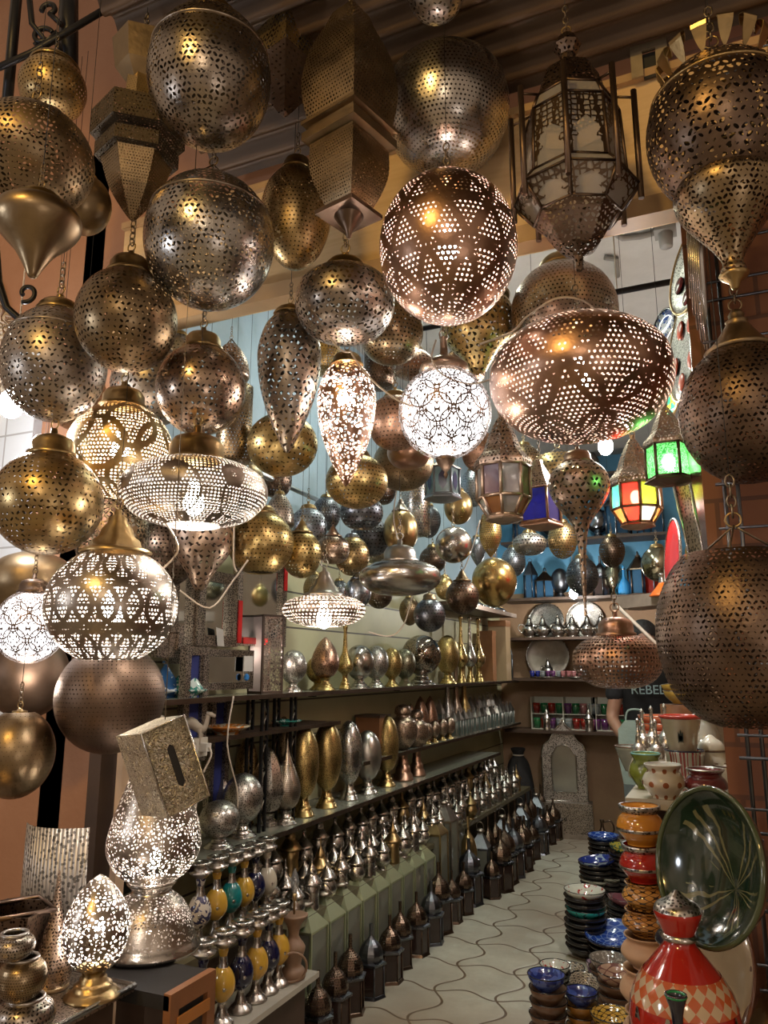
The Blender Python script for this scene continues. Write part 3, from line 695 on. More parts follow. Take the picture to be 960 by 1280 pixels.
# tall square bulging brass lantern
z=2.0; k=z/960*.92; c=at(437,178,z)
t=T('hanging_lantern','tall bulging square brass lantern in two storeys, hanging at upper centre left','hanging lantern',c,math.radians(-14))
q=math.sqrt(2)
poly_prof(MB(),4,[(r*k*q,zz*k) for r,zz in cat([(40,22),(46,60),(47,95),(40,140),(26,180),(18,205)],3)],PI/4).build('upper_shade',MM('dullbrass',.36,'dots',76,.36),t)
poly_prof(MB(),4,[(r*k*q,zz*k) for r,zz in [(30,-8),(46,-4),(46,8),(40,10),(40,18),(47,20),(47,25),(38,26)]],PI/4).build('ledge',MM('dullbrass',.35),t)
poly_prof(MB(),4,[(r*k*q,zz*k) for r,zz in cat([(20,-104),(30,-78),(38,-45),(38,-8)],4)],PI/4).build('lower_shade',MM('dullbrass',.36,'dots',76,.36),t)
poly_prof(MB(),4,[(r*k*q,zz*k) for r,zz in [(0,-112),(32,-112),(32,-106),(22,-104),(20,-100)]],PI/4).build('bottom_plate',MM('bronze',.35),t)
MB().lathe([(0,-146*k),(3*k,-142*k),(5*k,-134*k),(14*k,-122*k),(20*k,-112*k)],20).build('finial',MM('bronze',.3),t)
hook(t,205*k); HUNG.append([t,c,50*k,120*k,c.z+240*k])
# cube star lantern
z=2.36; k=z/960*1.1; c=at(358,58,z); t=T('hanging_lantern','brass cube lantern with pierced faces and pyramid base at upper left centre','hanging lantern',c,math.radians(-14))
poly_prof(MB(),4,[(r*k*q,zz*k) for r,zz in [(36,-34),(36,34)]],PI/4).build('shade',MM('gold',.38,'floral',60,.46,4),t)
poly_prof(MB(),4,[(r*k*q,zz*k) for r,zz in [(0,-92),(4,-88),(36,-34)]],PI/4).build('pyramid_base',MM('bronze',.35,'dots',56,.3),t)
poly_prof(MB(),4,[(r*k*q,zz*k) for r,zz in [(36,34),(20,60),(4,78),(0,80)]],PI/4).build('roof',MM('dullbrass',.35,'dots',56,.3),t)
hook(t,80*k); HUNG.append([t,c,42*k,60*k,c.z+115*k])
# tall tower lantern with square plates (upper left)
z=2.15; k=z/960; c=at(172,185,z); t=T('hanging_lantern','tall dark brass tower lantern with flanged square collars at upper left','hanging lantern',c,math.radians(-19))
poly_prof(MB(),6,[(r*k,zz*k) for r,zz in [(18,88),(34,108),(40,150),(30,152),(8,160),(0,160)]]).build('crown_cap',MM('dullbrass',.4),t)
poly_prof(MB(),8,[(r*k,zz*k) for r,zz in [(22,45),(20,95)]]).build('neck',MM('brass',.4,'dots',40,.3),t)
poly_prof(MB(),6,[(r*k*1.32,zz*k) for r,zz in [(20,46),(43,42),(43,8),(30,6),(30,0),(38,-2),(38,-20),(30,-22)]]).build('collar',MM('dullbrass',.42,'floral',76,.36,8),t)
poly_prof(MB(),6,[(r*k*1.32,zz*k) for r,zz in cat([(0,-100),(5,-96),(22,-62),(32,-22)],4)]).build('lower_shade',MM('dullbrass',.36,'dots',76,.36),t)
hook(t,160*k); HUNG.append([t,c,44*k,60*k,c.z+195*k])

# framed glass lanterns
def framed(label, px, py, z, R, h, n, gl, frm, roofh, both=30, taper=1.0, rz=0, lit=0.0, dome=False, bars=1.0, gls=None, cat_='glass lantern', litc=(1,.9,.8), lower=0, name='glass_lantern', filig=None, chain=4):
    """n-sided lantern; R,h in px; origin at panel centre"""
    k=z/960; R*=k; h*=k; roofh*=k; both*=k; c=at(px,py,z)
    t=T(name,label,cat_,c,rz); bw=.055*R+.0015
    R2=R*taper
    m=MB()
    for i in range(n):
        a=2*PI*i/n; m.tube([(R2*math.cos(a),R2*math.sin(a),-h/2),(R*math.cos(a),R*math.sin(a),h/2)],bw,6)
    for zz,rr in ((-h/2,R2),(h/2,R)):
        pts=[(rr*math.cos(2*PI*i/n),rr*math.sin(2*PI*i/n),zz) for i in range(n)]
        for i in range(n): m.tube([pts[i],pts[(i+1)%n]],bw*.9,5)
    if lower:
        lo=lower*k
        for i in range(n):
            a=2*PI*i/n; m.tube([(R2*math.cos(a),R2*math.sin(a),-h/2),(R2*.62*math.cos(a),R2*.62*math.sin(a),-h/2-lo)],bw*.9,5)
            b=2*PI*(i+1)/n; m.tube([(R2*.62*math.cos(a),R2*.62*math.sin(a),-h/2-lo),(R2*.62*math.cos(b),R2*.62*math.sin(b),-h/2-lo)],bw*.9,5)
    m.build('frame',frm,t)
    for i in range(n):
        a,b=2*PI*i/n,2*PI*(i+1)/n
        P=lambda r,an,zz: (r*math.cos(an),r*math.sin(an),zz)
        mm=MB().quad(P(R2*.97,a,-h/2),P(R2*.97,b,-h/2),P(R*.97,b,h/2),P(R*.97,a,h/2))
        mm.build('glass_panel',gl[i%len(gl)],t)
        if filig:  # metal fretwork with a keyhole window
            f=MB(); A,B=Vector(P(R2*1.0,a,-h/2)),Vector(P(R2*1.0,b,-h/2)); C,D=Vector(P(R,b,h/2)),Vector(P(R,a,h/2))
            def uvp(u,v): return (A.lerp(B,u)).lerp(D.lerp(C,u),v)
            inner=[(.26,.1),(.74,.1),(.74,.42),(.82,.52),(.72,.64),(.5,.8),(.28,.64),(.18,.52),(.26,.42)]
            outer=[(0,0),(1,0),(1,.42),(1,.52),(1,.64),(.5,1),(0,.64),(0,.52),(0,.42)]
            base=len(f.v); f.v+=[uvp(*w) for w in outer]+[uvp(*w) for w in inner]; N_=len(outer)
            for j in range(N_):
                jj=(j+1)%N_; f.face([base+j,base+jj,base+N_+jj,base+N_+j])
            c0=len(f.v); f.v+=[uvp(0,1),uvp(1,1)]; f.face([c0,base+6,base+5]) ; f.face([c0+1,base+5,base+4])
            f.build('fretwork',filig,t)
        if lower:
            lo=lower*k; MB().quad(P(R2*.61,a,-h/2-lo),P(R2*.61,b,-h/2-lo),P(R2*.96,b,-h/2),P(R2*.96,a,-h/2)).build('glass_panel',(gls or gl)[(i+1)%len(gls or gl)],t)
    if dome: pr=cat([(R*1.12,h/2),(R*1.08,h/2+.12*roofh),(R*.75,h/2+.3*roofh),(R*.55,h/2+.55*roofh),(R*.3,h/2+.8*roofh),(R*.12,h/2+.92*roofh)],3)+[(R*.12,h/2+roofh),(0,h/2+roofh)]
    else: pr=[(R*1.15,h/2-.01*R),(R*1.15,h/2+.02*R),(R*.55,h/2+.5*roofh),(R*.2,h/2+.85*roofh),(R*.2,h/2+.95*roofh),(0,h/2+roofh)]
    poly_prof(MB(),n,pr).build('roof',MM('rose' if frm is not IRON else 'bronze',.4,'floral',40,.42,6),t)
    zb=-h/2-(lower*k if lower else 0); rb=R2*(.62 if lower else 1)
    poly_prof(MB(),n,[(0,zb-both),(rb*.3,zb-both),(rb*1.12,zb-both*.55),(rb*1.15,zb-both*.4),(rb*1.02,zb)]).build('base',frm,t)
    s=.009; hook(t,h/2+roofh,s,chain)
    if lit:
        b=MB(); b.lathe([(r*.02,zz*.028) for r,zz in sph(-1,.9,8)],12); b.build('bulb',BULB,t); lamp((0,0,-.04),lit,litc,.015,t)
    HUNG.append([t,c,R,h/2,c.z+h/2+roofh+s*1.7+chain*s*1.55])
    return t
GLW=glass('clear frosted glass',(.86,.82,.76),.2,.45); GLB=glass('cobalt glass',(.06,.08,.55),.1,.5); GLG=glass('green embossed glass',(.08,.75,.12),.1,.45,True)
GLR=glass('red glass',(.75,.05,.03),.1,.5); GLO=glass('amber glass',(.55,.22,.06),.1,.5); GLP=glass('smoky violet glass',(.22,.14,.18),.1,.4); GLC=glass('pale glass',(.75,.72,.68),.15,.5); GLY=glass('lime glass',(.5,.8,.05),.1,.5); GLT=glass('turquoise glass',(.1,.6,.5),.1,.5)
BRF=MM('rose',.4)
DKF=MM('bronze',.4)
framed('small lantern with cobalt blue glass sides and flared copper foot',676,632,2.95,23,42,4,[GLB],MM('copper',.35),40,11,1.08,math.radians(30))
framed('dusty brass lantern with frosted and red arched panes, right of white globe',629,604,2.5,33,40,8,[GLC,GLP,GLC,glass('moss glass',(.3,.4,.15),.1,.5)],BRF,72,10,1,math.radians(10),dome=True,lower=22,gls=[GLO,GLC])
framed('lit coloured glass lantern with red, green and white panes near the blue wall',795,622,2.8,30,30,8,[GLT,GLR,GLY,GLC],MM('copper',.35),66,8,1,math.radians(15),lit=1.8,dome=True,lower=18,gls=[GLR,GLC,GLO])
framed('small lantern with glowing green embossed glass beside the dark right globe',836,578,2.4,27,42,6,[GLG],MM('bronze',.4),56,9,1,math.radians(0),dome=True,lit=1.0)
framed('hexagonal lantern with dark blue almond panes below the white centre globe',553,603,3.3,21,34,6,[glass('pale teal glass',(.45,.6,.6),.1,.4)],MM('steel',.4),14,9,1,math.radians(20),chain=4)
t_=HUNG[-1][0]
R_=21*3.3/960
for i in range(6):
    a=math.radians(30+60*i); d=Vector((math.cos(a),math.sin(a),0)); w=Vector((-math.sin(a),math.cos(a),0)); rr=R_*.875
    m=MB(); b=len(m.v); pts=[(0,-.045),(.016,-.02),(.018,0),(.016,.02),(0,.045),(-.016,.02),(-.018,0),(-.016,-.02)]
    m.v+=[d*rr+w*x+Vector((0,0,zz)) for x,zz in pts]; m.face(list(range(8)))
    m.build('almond_pane',glass('ink blue glass',(.05,.06,.2),.1,.3),t_)
# large white glass octagonal lantern
z=1.92; k=z/960; c=at(716,186,z); n=8; rz=math.radians(4)
t=T('glass_lantern','large iron lantern with white frosted panes and latticed arches, top right of centre','glass lantern',c,rz)
FR=MM('bronze',.4)
rad=lambda a:(math.cos(a),math.sin(a))
def pan(r0,z0,r1,z1,nm,fret):
    fb=MB()
    for i in range(n):
        a,b=2*PI*i/n,2*PI*(i+1)/n
        P0=Vector((r0*k*math.cos(a),r0*k*math.sin(a),z0*k)); P1=Vector((r0*k*math.cos(b),r0*k*math.sin(b),z0*k)); P2=Vector((r1*k*math.cos(b),r1*k*math.sin(b),z1*k)); P3=Vector((r1*k*math.cos(a),r1*k*math.sin(a),z1*k))
        MB().quad(P0*.985,P1*.985,P2*.985,P3*.985).build('glass_panel',GLW,t)
        fb.tube([P0,P3],.0042,6); fb.tube([P0,P1],.0034,5); fb.tube([P3,P2],.0034,5)
        if fret:
            f=MB(); uvp=lambda u,v:(P0.lerp(P1,u)).lerp(P3.lerp(P2,u),v)
            top=fret
            inner=[(.12,.03),(.88,.03),(.88,.18),(.72,.30),(.86,.42),(.78,top*.78),(.5,top),(.22,top*.78),(.14,.42),(.28,.30),(.12,.18)]
            outer=[(0,0),(1,0),(1,.18),(1,.30),(1,.42),(1,top*.78),(.5,1),(0,top*.78),(0,.42),(0,.30),(0,.18)]
            b0=len(f.v); f.v+=[uvp(*w)for w in outer]+[uvp(*w) for w in inner]
            for j in range(11):
                jj=(j+1)%11; f.face([b0+j,b0+jj,b0+11+jj,b0+11+j])
            c0=len(f.v); f.v+=[uvp(0,1),uvp(1,1)]; f.face([c0,b0+7,b0+6]); f.face([c0+1,b0+6,b0+5])
            f.build('fretwork',LATT,t)
    return fb
def lattice():
    s=NT('iron lattice fretwork'); v=s.vor(s.coord('Object'),70,'DISTANCE_TO_EDGE',.3)
    tr=s.n('BsdfTransparent'); return s.done(s.shmix(s.M('GREATER_THAN',v,.13),s.bsdf((.12,.08,.05),1,.4),tr.outputs[0]))
LATT=lattice()
m=pan(62,-48,58,38,'mid',.62); m2=pan(58,38,50,60,'up',None); m3=pan(76,-66,62,-48,'low',None); m4=pan(52,-96,76,-66,'lower',.7)
for i in range(n):
    a=2*PI*i/n
    p0=Vector((76*k*math.cos(a),76*k*math.sin(a),-86*k)); p1=Vector((76*k*math.cos(a),76*k*math.sin(a),62*k))
    m.tube([p0,p1],.0075,7)
    m.tube([(50*k*math.cos(a),50*k*math.sin(a),60*k),(76*k*math.cos(a),76*k*math.sin(a),52*k)],.0034,5)
for q_ in (m2,m3,m4):
    b=len(m.v); m.v+=q_.v
    for f,s_ in zip(q_.f,q_.sm): m.face([i+b for i in f],None,s_)
m.build('frame',FR,t)
poly_prof(MB(),8,[(r*k,zz*k) for r,zz in cat([(50,60),(42,78),(36,100),(26,112),(12,118),(10,135),(18,148),(8,165),(0,168)],2)]).build('roof',MM('bronze',.35,'floral',48,.42,6),t)
poly_prof(MB(),8,[(r*k,zz*k) for r,zz in cat([(0,-168),(5,-164),(6,-148),(22,-138),(36,-118),(44,-104),(52,-96)],3)]).build('base',MM('bronze',.42,'floral',48,.45,6),t)
hook(t,168*k); HUNG.append([t,c,76*k,95*k,c.z+205*k])

# small chandelier chains etc: hanging wires up to the lantern, rod or ceiling above
def ceil_z(x,y): return CEIL if y>FY+.1 else (3.24+(FY-.05-y)/(FY+.85)*.86-.02)
for t,c,R,Hh,zt in HUNG:
    best=ceil_z(c.x,c.y)
    for t2,c2,R2,H2,z2 in HUNG:
        if t2 is t: continue
        d=math.hypot(c.x-c2.x,c.y-c2.y)
        if d<R2*.97 and c2.z>c.z:
            zb=c2.z-H2*math.sqrt(1-(d/R2)**2) if t2.get('category')=='hanging lantern' else c2.z-H2*1.1
            if zb>zt-.03: best=min(best,zb+.004)
    if best-zt>.01:
        MB().tube([(0,0,zt-c.z-.006),(0,0,best-c.z)],.0009,5).build('wire',BCABLE,t)
import itertools
for a,b in itertools.combinations(HUNG,2):
    d=b[1]-a[1]; s_=math.sqrt((d.x/(a[2]+b[2]))**2+(d.y/(a[2]+b[2]))**2+(d.z/(a[3]+b[3]))**2)
    pass

# bare bulbs
def bulb(label,px,py,z,W,col=(1,.93,.86),r=.038,cordto=None):
    c=at(px,py,z); t=T('light_bulb',label,'light bulb',c)
    MB().lathe([(r*a,r*1.25*b) for a,b in sph(-1,.92,12)],20).build('glass_globe',BULB,t)
    MB().lathe([(.013,r*1.1),(.016,r*1.15),(.016,r*1.15+.05),(.006,r*1.15+.06),(.006,r*1.15+.1),(0,r*1.15+.1)],14).build('socket',plain('white socket plastic',(.6,.6,.58)),t)
    top=ceil_z(c.x,c.y)
    MB().tube([(0,0,r*1.15+.09),(0,0,top-c.z)],.003,5).build('cord',CABLE,t)
    lamp((0,0,-r*1.25-.02),W,col,r,t); return t
bulb('bare bright bulb by the pale tiled wall at far left',14,505,2.45,14,(.95,.95,1))
bulb('bare bright bulb just under the wide lit copper lantern',782,528,3.3,22,(1,.96,.92))
bulb('bare glowing bulb left of the coloured glass lantern',757,558,4.0,24,(1,.96,.92))
bulb('bare bulb glaring before the engraved trays on back shelf',717,742,6.9,18,(1,.97,.93))
# unseen ceiling tubes added for white shop light, and street lamp
def added_tube_light(x,y,W):
    t=T('added_ceiling_light',f'added unseen fluorescent tube fitting on the shop ceiling {"near the front" if y<4 else "further back"}','added ceiling light',(x,y,CEIL-.03))
    MB().box(-.05,.05,-.6,.6,-.02,.03).build('housing',plain('white enamel',(.7,.7,.7),.4),t)
    m=MB(); m.tube([(0,-.58,-.035),(0,.58,-.035)],.014,8); m.build('tube',emit('fluorescent tube',(.92,1,.88),6),t)
    l=bpy.data.lights.new('added_tube_light','AREA'); l.shape='RECTANGLE'; l.size=.1; l.size_y=1.1; l.energy=W; l.color=(.90,1,.84)
    o=bpy.data.objects.new('added_tube_light',l); COL.objects.link(o); o.parent=t; o.location=(0,0,-.055)
added_tube_light(-1.25,3.6,TUBE1); added_tube_light(-1.25,5.8,TUBE2)

c=at(811,70,2.2); c.y=FY-.05; c=on(811,70,1,FY-.06); t=T('latch_plate','worn metal latch plate with a slot on the beam above the plywood board','latch plate',c)
m=MB(); m.box(-.05,-.018,-.004,.004,-.06,.06); m.box(.018,.05,-.004,.004,-.06,.06); m.box(-.018,.018,-.004,.004,.02,.06); m.build('plate',plain('worn pale metal',(.35,.28,.18),.5,.4,30,.4),t)
MB().box(-.018,.018,.012,.02,-.06,.02).build('slot_back',BCABLE,t)
# ---------------------------------------------------------------- left wall shelving
def shelf(label, X0,X1,Y0,Y1,Z, th=.014, mat=None, edge=True, nm='wall_shelf', cat_='shelf'):
    t=T(nm,label,cat_,((X0+X1)/2,(Y0+Y1)/2,Z-th))
    w,l=(X1-X0)/2,(Y1-Y0)/2
    MB().box(-w,w,-l,l,0,th).build('board',mat or SHELFG,t)
    if edge: MB().box(w,w+.008,-l,l,-.004,th+.002).build('edge_strip',MM('bronze',.35),t)
    return t
ZA,ZB,ZC,ZD,ZD2,ZE=1.385,.985,.80,.44,.53,.145
sA=shelf('long upper glass shelf on left wall carrying round table lamps',WLX,-1.9,2.25,7.5,ZA)
for Y in (2.8,3.05,3.5,4.6,5.8,7.0):
    MB().box(.06,.095,Y-4.875-.012,Y-4.875+.012,-.012,.0).build('bracket',IRON,sA)
shelf('middle glass shelf on left wall with small tall lanterns',WLX,-1.92,4.05,7.6,ZB)
sC=shelf('lower glass shelf on left wall with brass and silver egg lamps',WLX,-1.85,2.42,6.6,ZC)
for Y in (2.44,3.3,4.4,5.5,6.5):
    MB().prism([(-.15,0),(-.15,-.12),(.10,-.0)],Y-4.51-.008,Y-4.51+.008).build('bracket',IRON,sC)
DKW=plain('dark olive wood',(.12,.10,.055),.45,.35,9)
t=T('display_stand','stepped olive wood display stand full of small silver pots','display stand',(-1.95,5.2,0))
MB().box(-.20,.18,-2.2,2.1,ZD-.03,ZD).build('step',DKW,t); MB().box(-.20,.02,-2.2,2.1,ZD,ZD2).build('step',DKW,t); MB().box(-.20,.05,-2.19,2.09,ZE,ZD-.03).build('carcass',DKW,t)
t=T('display_stand','low plinth with pale edge strip under the green metal lanterns','display stand',(-1.93,5.2,0))
MB().box(-.22,.20,-2.17,.2,.0,ZE).build('board',DKW,t); MB().box(.2,.212,-2.17,.2,ZE-.035,ZE+.003).build('edge_strip',plain('pale aluminium strip',(.6,.56,.48),.4,.2,20,.4),t)
# posts beneath shelf A
for i,(px,X) in enumerate(((312,-2.02),(330,-1.93),(345,-2.02),(366,-1.95))):
    Y=Ycol(px,X,1.2); t=T('shelf_post',['black lattice shelf post nearest the shop front','second black lattice post under upper left shelf','third black lattice post under upper left shelf','fourth black lattice post, furthest in'][i],'post',(X,Y,ZC))
    m=MB()
    for dx,dy in ((0,-.02),(0,.02)): m.box(dx-.006,dx+.006,dy-.006,dy+.006,0,ZA-ZC-.014)
    m.build('upright',IRON,t); m=MB()
    for k in range(9):
        z0=.02+k*.06; m.tube([(0,-.018,z0),(0,.018,z0+.055)] if k%2 else [(0,.018,z0),(0,-.018,z0+.055)],.003,4)
    m.build('lattice',MM('agedsilver',.4),t)

# ---- table lamps
def foot(R,h,st=3):
    p=[(0,0),(R,0),(R,.06*h)]
    for i in range(st):
        r=R*(1-.2*(i+.5)); z=h*(.12+.22*i); p+=[(r,z-.03*h),(r*.97,z+.08*h),(r*.84,z+.12*h)]
    p+=[(R*.42,.75*h),(R*.45,.9*h),(R*.6,h)]
    return p
SH2=dict(SH)
SH2['point']=cat([(.35,-1),(.7,-.85),(.98,-.45),(.96,-.1),(.75,.35),(.4,.75),(.12,.95),(0,1)],4)
SH2['spire']=cat([(.35,-1),(.8,-.82),(1,-.5),(.85,-.15),(.5,.2),(.22,.5),(.08,.75),(.05,.9),(0,1)],4)
SH2['oval']=[(math.cos(a),math.sin(a)) for a in [math.radians(-62+152*i/20) for i in range(21)]]
SH2['ball']=[(math.cos(a),math.sin(a)) for a in [math.radians(-65+155*i/20) for i in range(21)]]
SH2['flat']=SH2['ball']
SH2['longneck']=cat([(.45,-1),(.9,-.85),(1,-.65),(.7,-.4),(.35,-.1),(.25,.3),(.2,.7),(.3,.92),(.12,.97),(0,1)],4)
SH2['goblet']=cat([(.2,-1),(.5,-.88),(.95,-.5),(1,-.1),(.9,.25),(.55,.45),(.5,.55),(.6,.62),(.5,.9),(.2,1),(0,1)],4)
def lampgeo(t,R,h,shape,mat,fmat,fr=.24,seg=36,fw=.75,flat=0):
    fh=h*fr; bh=(h-fh)/2
    MB().lathe(foot(R*fw,fh),seg if not flat else flat,smooth=not flat).build('foot',fmat,t)
    prof=[(r*R,fh+bh+z*bh) for r,z in SH2[shape]]
    if shape in('ball','oval','flat'): # close toward foot
        zz0=prof[0][1]; prof=[(r,(z-zz0)*( (h-fh*.96)/(prof[-1][1]-zz0))+fh*.96) for r,z in prof]
    MB().lathe(prof,seg if not flat else flat,smooth=not flat).build('shade',mat,t)
def TL(label,px,w,h,X,Z,shape,mat,fmat=None,group=None,fr=.24,fw=.75,flat=0,name='table_lamp',cat_='table lamp'):
    Y=Ycol(px,X,Z); z=depth((X,Y,Z)); t=T(name,label,cat_,(X,Y,Z),0,group)
    lampgeo(t,w/2*z/960,h*z/960,shape,mat,fmat or mat,fr,32,fw,flat); return t
PT=painted_pits
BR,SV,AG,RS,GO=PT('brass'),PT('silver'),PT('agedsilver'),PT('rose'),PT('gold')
brs,slv=MM('gold',.25),MM('silver',.22)
X=-2.0
TL('flat oval silver lamp, nearest the shop front on the lower glass shelf',273,50,56,-1.93,ZC,'flat',SV,slv)
TL('shiny round silver ball lamp on lower shelf beside flat oval lamp',302,50,76,-1.96,ZC,'ball',SV,slv)
TL('faceted silver bud-shaped lamp with pointed top on the lower shelf',334,44,94,-1.99,ZC,'point',SV,slv,flat=8,fr=.16)
TL('silver teardrop lamp with tall point on lower shelf before brass ovals',357,36,104,-1.93,ZC,'spire',MM('agedsilver',.3,'dots',48,.32),slv,fr=.16)
TL('first large brass oval lamp on the lower shelf, behind silver teardrop',379,38,108,-1.95,ZC,'oval',PT('gold',170),brs)
TL('second large brass oval lamp on the lower shelf, left of dark silver oval',408,38,104,-1.96,ZC,'oval',PT('gold',190),brs)
TL('dark silver oval lamp between brass oval and pale silver ball',436,33,96,-1.96,ZC,'oval',PT('silver',150,.25),slv)
TL('pale silver ball lamp on the lower shelf right of dark silver oval',459,36,76,-1.96,ZC,'ball',MM('silver',.3),slv)
TL('third brass oval lamp, furthest in of the lower shelf ovals',483,32,86,-1.97,ZC,'oval',PT('gold',170),brs)
TL('pink brown pierced goblet lamp on stepped foot, lower shelf beyond brass ovals',504,36,92,-1.97,ZC,'goblet',RS,MM('copper',.3),fr=.4)
TL('second pierced goblet lamp on stepped foot, end of the lower shelf row',521,31,80,-1.97,ZC,'goblet',RS,MM('copper',.3),fr=.4)
TL('smaller dull pyramid lamp standing behind flat oval silver lamp',277,34,80,-2.08,ZC,'spire',MM('agedsilver',.35,'dots',48,.3),slv,flat=6,fr=.06)
TL('tarnished oval lamp glimpsed behind faceted bud lamp at the wall',306,30,104,-2.09,ZC,'oval',PT('brass'),brs)
TL('tarnished oval lamp half hidden at the wall behind brass ovals',352,26,116,-2.1,ZC,'oval',PT('dullbrass'),brs)
# shelf A
A=[(366,34,52,'ball',SV,slv,'dusty silver ball lamp beside the white-panelled square lantern'),
(397,30,42,'ball',GO,brs,'small rosy gold ball lamp behind the copper bud lamp'),
(406,36,66,'point',PT('copper'),brs,'copper bud lamp with bright top, upper shelf'),
(431,21,80,'longneck',GO,brs,'gold bottle-necked lamp next to the copper bud lamp'),
(449,37,54,'ball',MM('silver',.2),slv,'mirror-smooth silver ball lamp on the upper shelf'),
(470,32,52,'ball',SV,slv,'silver dotted ball lamp tucked behind smooth silver ball'),
(490,26,48,'ball',GO,brs,'bright gold ball lamp in the middle of upper shelf'),
(506,28,46,'ball',PT('khaki'),MM('khaki',.3),'greenish tarnished ball lamp beside bright gold ball'),
(527,50,62,'ball',PT('agedsilver',120,.08,.08,.42),slv,'largest dark dotted ball lamp on the upper shelf'),
(560,30,60,'oval',PT('gold'),brs,'dark gold oval lamp beyond the largest dotted ball'),
(577,17,84,'longneck',MM('gold',.25),brs,'first slim long-necked gold vase lamp on upper shelf'),
(588,17,82,'longneck',MM('silver',.25),brs,'slim long-necked silver blue vase lamp on upper shelf'),
(599,17,80,'longneck',MM('brass',.25),brs,'last slim long-necked brass vase lamp on upper shelf')]
for px,w,h,sh,mt,fm,lb in A: TL(lb,px,w,h,-1.98 if px!=397 else -2.06,ZA,sh,mt,fm)
# square lantern with white panel on shelf A front end
def rect_lantern(label,px,w,h,X,Z,rz,panel,fr):
    Y=Ycol(px,X,Z); z=depth((X,Y,Z)); k=z/960; t=T('square_lantern',label,'lantern',(X,Y,Z),rz)
    W=w*k/2; Hh=h*k; b=W*.16
    m=MB()
    for sx in(-1,1):
        for sy in(-1,1): m.box(sx*W-b if sx>0 else -W,sx*W if sx>0 else -W+b,sy*W-b if sy>0 else -W,sy*W if sy>0 else -W+b,0,Hh)
    m.box(-W,W,-W,W,0,b*1.2); m.box(-W,W,-W,W,Hh-b,Hh); m.build('frame',WOOD,t)
    MB().box(-W+b,W-b,-W+b*.3,-W+b*.5,b,Hh-b).build('white_panel',panel,t)
    MB().box(W-b*.5,W-b*.3,-W+b,W-b,b,Hh-b).build('pierced_panel',fr,t)
    MB().box(-W+b*.3,-W+b*.5,-W+b,W-b,b,Hh-b).build('pierced_panel',fr,t); lamp((0,0,Hh*.5),1.5,(1,.85,.75),.03,t)
    return t
rect_lantern('tall square lantern with glowing white panel and pierced metal sides, front of upper shelf',331,32,97,-1.99,ZA,math.radians(-24),glass('milk glass panel',(.95,.88,.85),.3,.1),MM('agedsilver',.35,'net',75,.12,6))
# boxes and arch lanterns at the far end of A
def arch_lantern(parent,R,h,mat,gl,n=4,hd=True):
    t=parent; m=MB(); b=R*.09
    for i in range(n):
        a=2*PI*i/n+PI/n; m.tube([(R*math.cos(a),R*math.sin(a),0),(R*math.cos(a),R*math.sin(a),h*.58)],b,4)
    poly_prof(m,n,[(0,0),(R*1.15,0),(R*1.15,h*.04),(0,h*.04)],PI/n)
    m.build('frame',mat,t)
    poly_prof(MB(),n,[(R*.93,h*.04),(R*.93,h*.58)],PI/n).build('glass_sides',gl,t)
    rf_=poly_prof(MB(),n,[(R*1.15,h*.57),(R*1.12,h*.6),(R*.4,h*.83),(R*.25,h*.88),(R*.25,h*.91),(0,h*.92)],PI/n).build('roof',mat,t)
    if hd: MB().torus((0,0,h*.93),R*.3,R*.05,Matrix.Rotation(PI/2,3,'X'),12,4).build('ring_handle',mat,rf_)
for i,(px,w,h,X) in enumerate(((611,16,62,-2.03),(626,22,74,-2.0))):
    Y=Ycol(px,X,ZA); k=depth((X,Y,ZA))/960; t=T('wooden_box',['narrow brown upright box at far end of upper shelf','wider tan upright box beside the narrow brown one'][i],'box',(X,Y,ZA))
    MB().box(-w*k/2,w*k/2,-w*k/2,w*k/2,0,h*k*.9).build('body',[WOOD2,plain('tan board',(.36,.25,.14),.5)][i],t); MB().box(-w*k/2-.004,w*k/2+.004,-w*k/2-.004,w*k/2+.004,h*k*.9,h*k).build('lid',WOOD2,t)
GS=glass('smoky lantern glass',(.35,.42,.38),.08,.35)
for i,(px,X) in enumerate(((641,-1.98),(647,-2.07),(652,-1.98),(657,-2.07))):
    Y=min(Ycol(px,X,ZA),7.45); t=T('metal_lantern',f'grey steel arched lantern, {ORD[i]} of four at far end of upper shelf','lantern',(X,Y,ZA),.2)
    arch_lantern(t,.055,.5 if i%2 else .42,MM('steel',.3),GS)
# shelf B goods
Y=Ycol(466,-2.05,ZB); t=T('wooden_box','plain dark brown upright box at the front end of the middle shelf','box',(-2.05,max(Y,4.15),ZB)); MB().box(-.08,.08,-.08,.08,0,.22).build('body',WOOD2,t); MB().box(-.085,.085,-.085,.085,.22,.235).build('lid',WOOD,t)
for i,(px,w,h) in enumerate(((503,19,50),(514,19,50),(526,22,56),(538,20,54))):
    TL(f'bronze cone-topped lantern, {ORD[i]} from shop front on the middle shelf',px,w,h,-2.06,ZB,'point',PT('copper',150),MM('copper',.3),fr=.1)
for i,px in enumerate((524,534,543,553,562)):
    TL(f'little rosy brass ball lamp, {ORD[i]} from shop front along middle shelf edge',px,15,26,-1.97,ZB,'ball',RS,brs)
for i,(px,mt) in enumerate(((560,'silver'),(571,'rose'),(581,'gold'))):
    TL(['silver','rosy gold','bright gold'][i]+' slender-necked bottle lamp rising from the middle shelf',px,22,88,-2.05,ZB,'longneck',PT(mt,160),MM(mt,.25),fr=.06)
base=None
i=0; Y=5.75
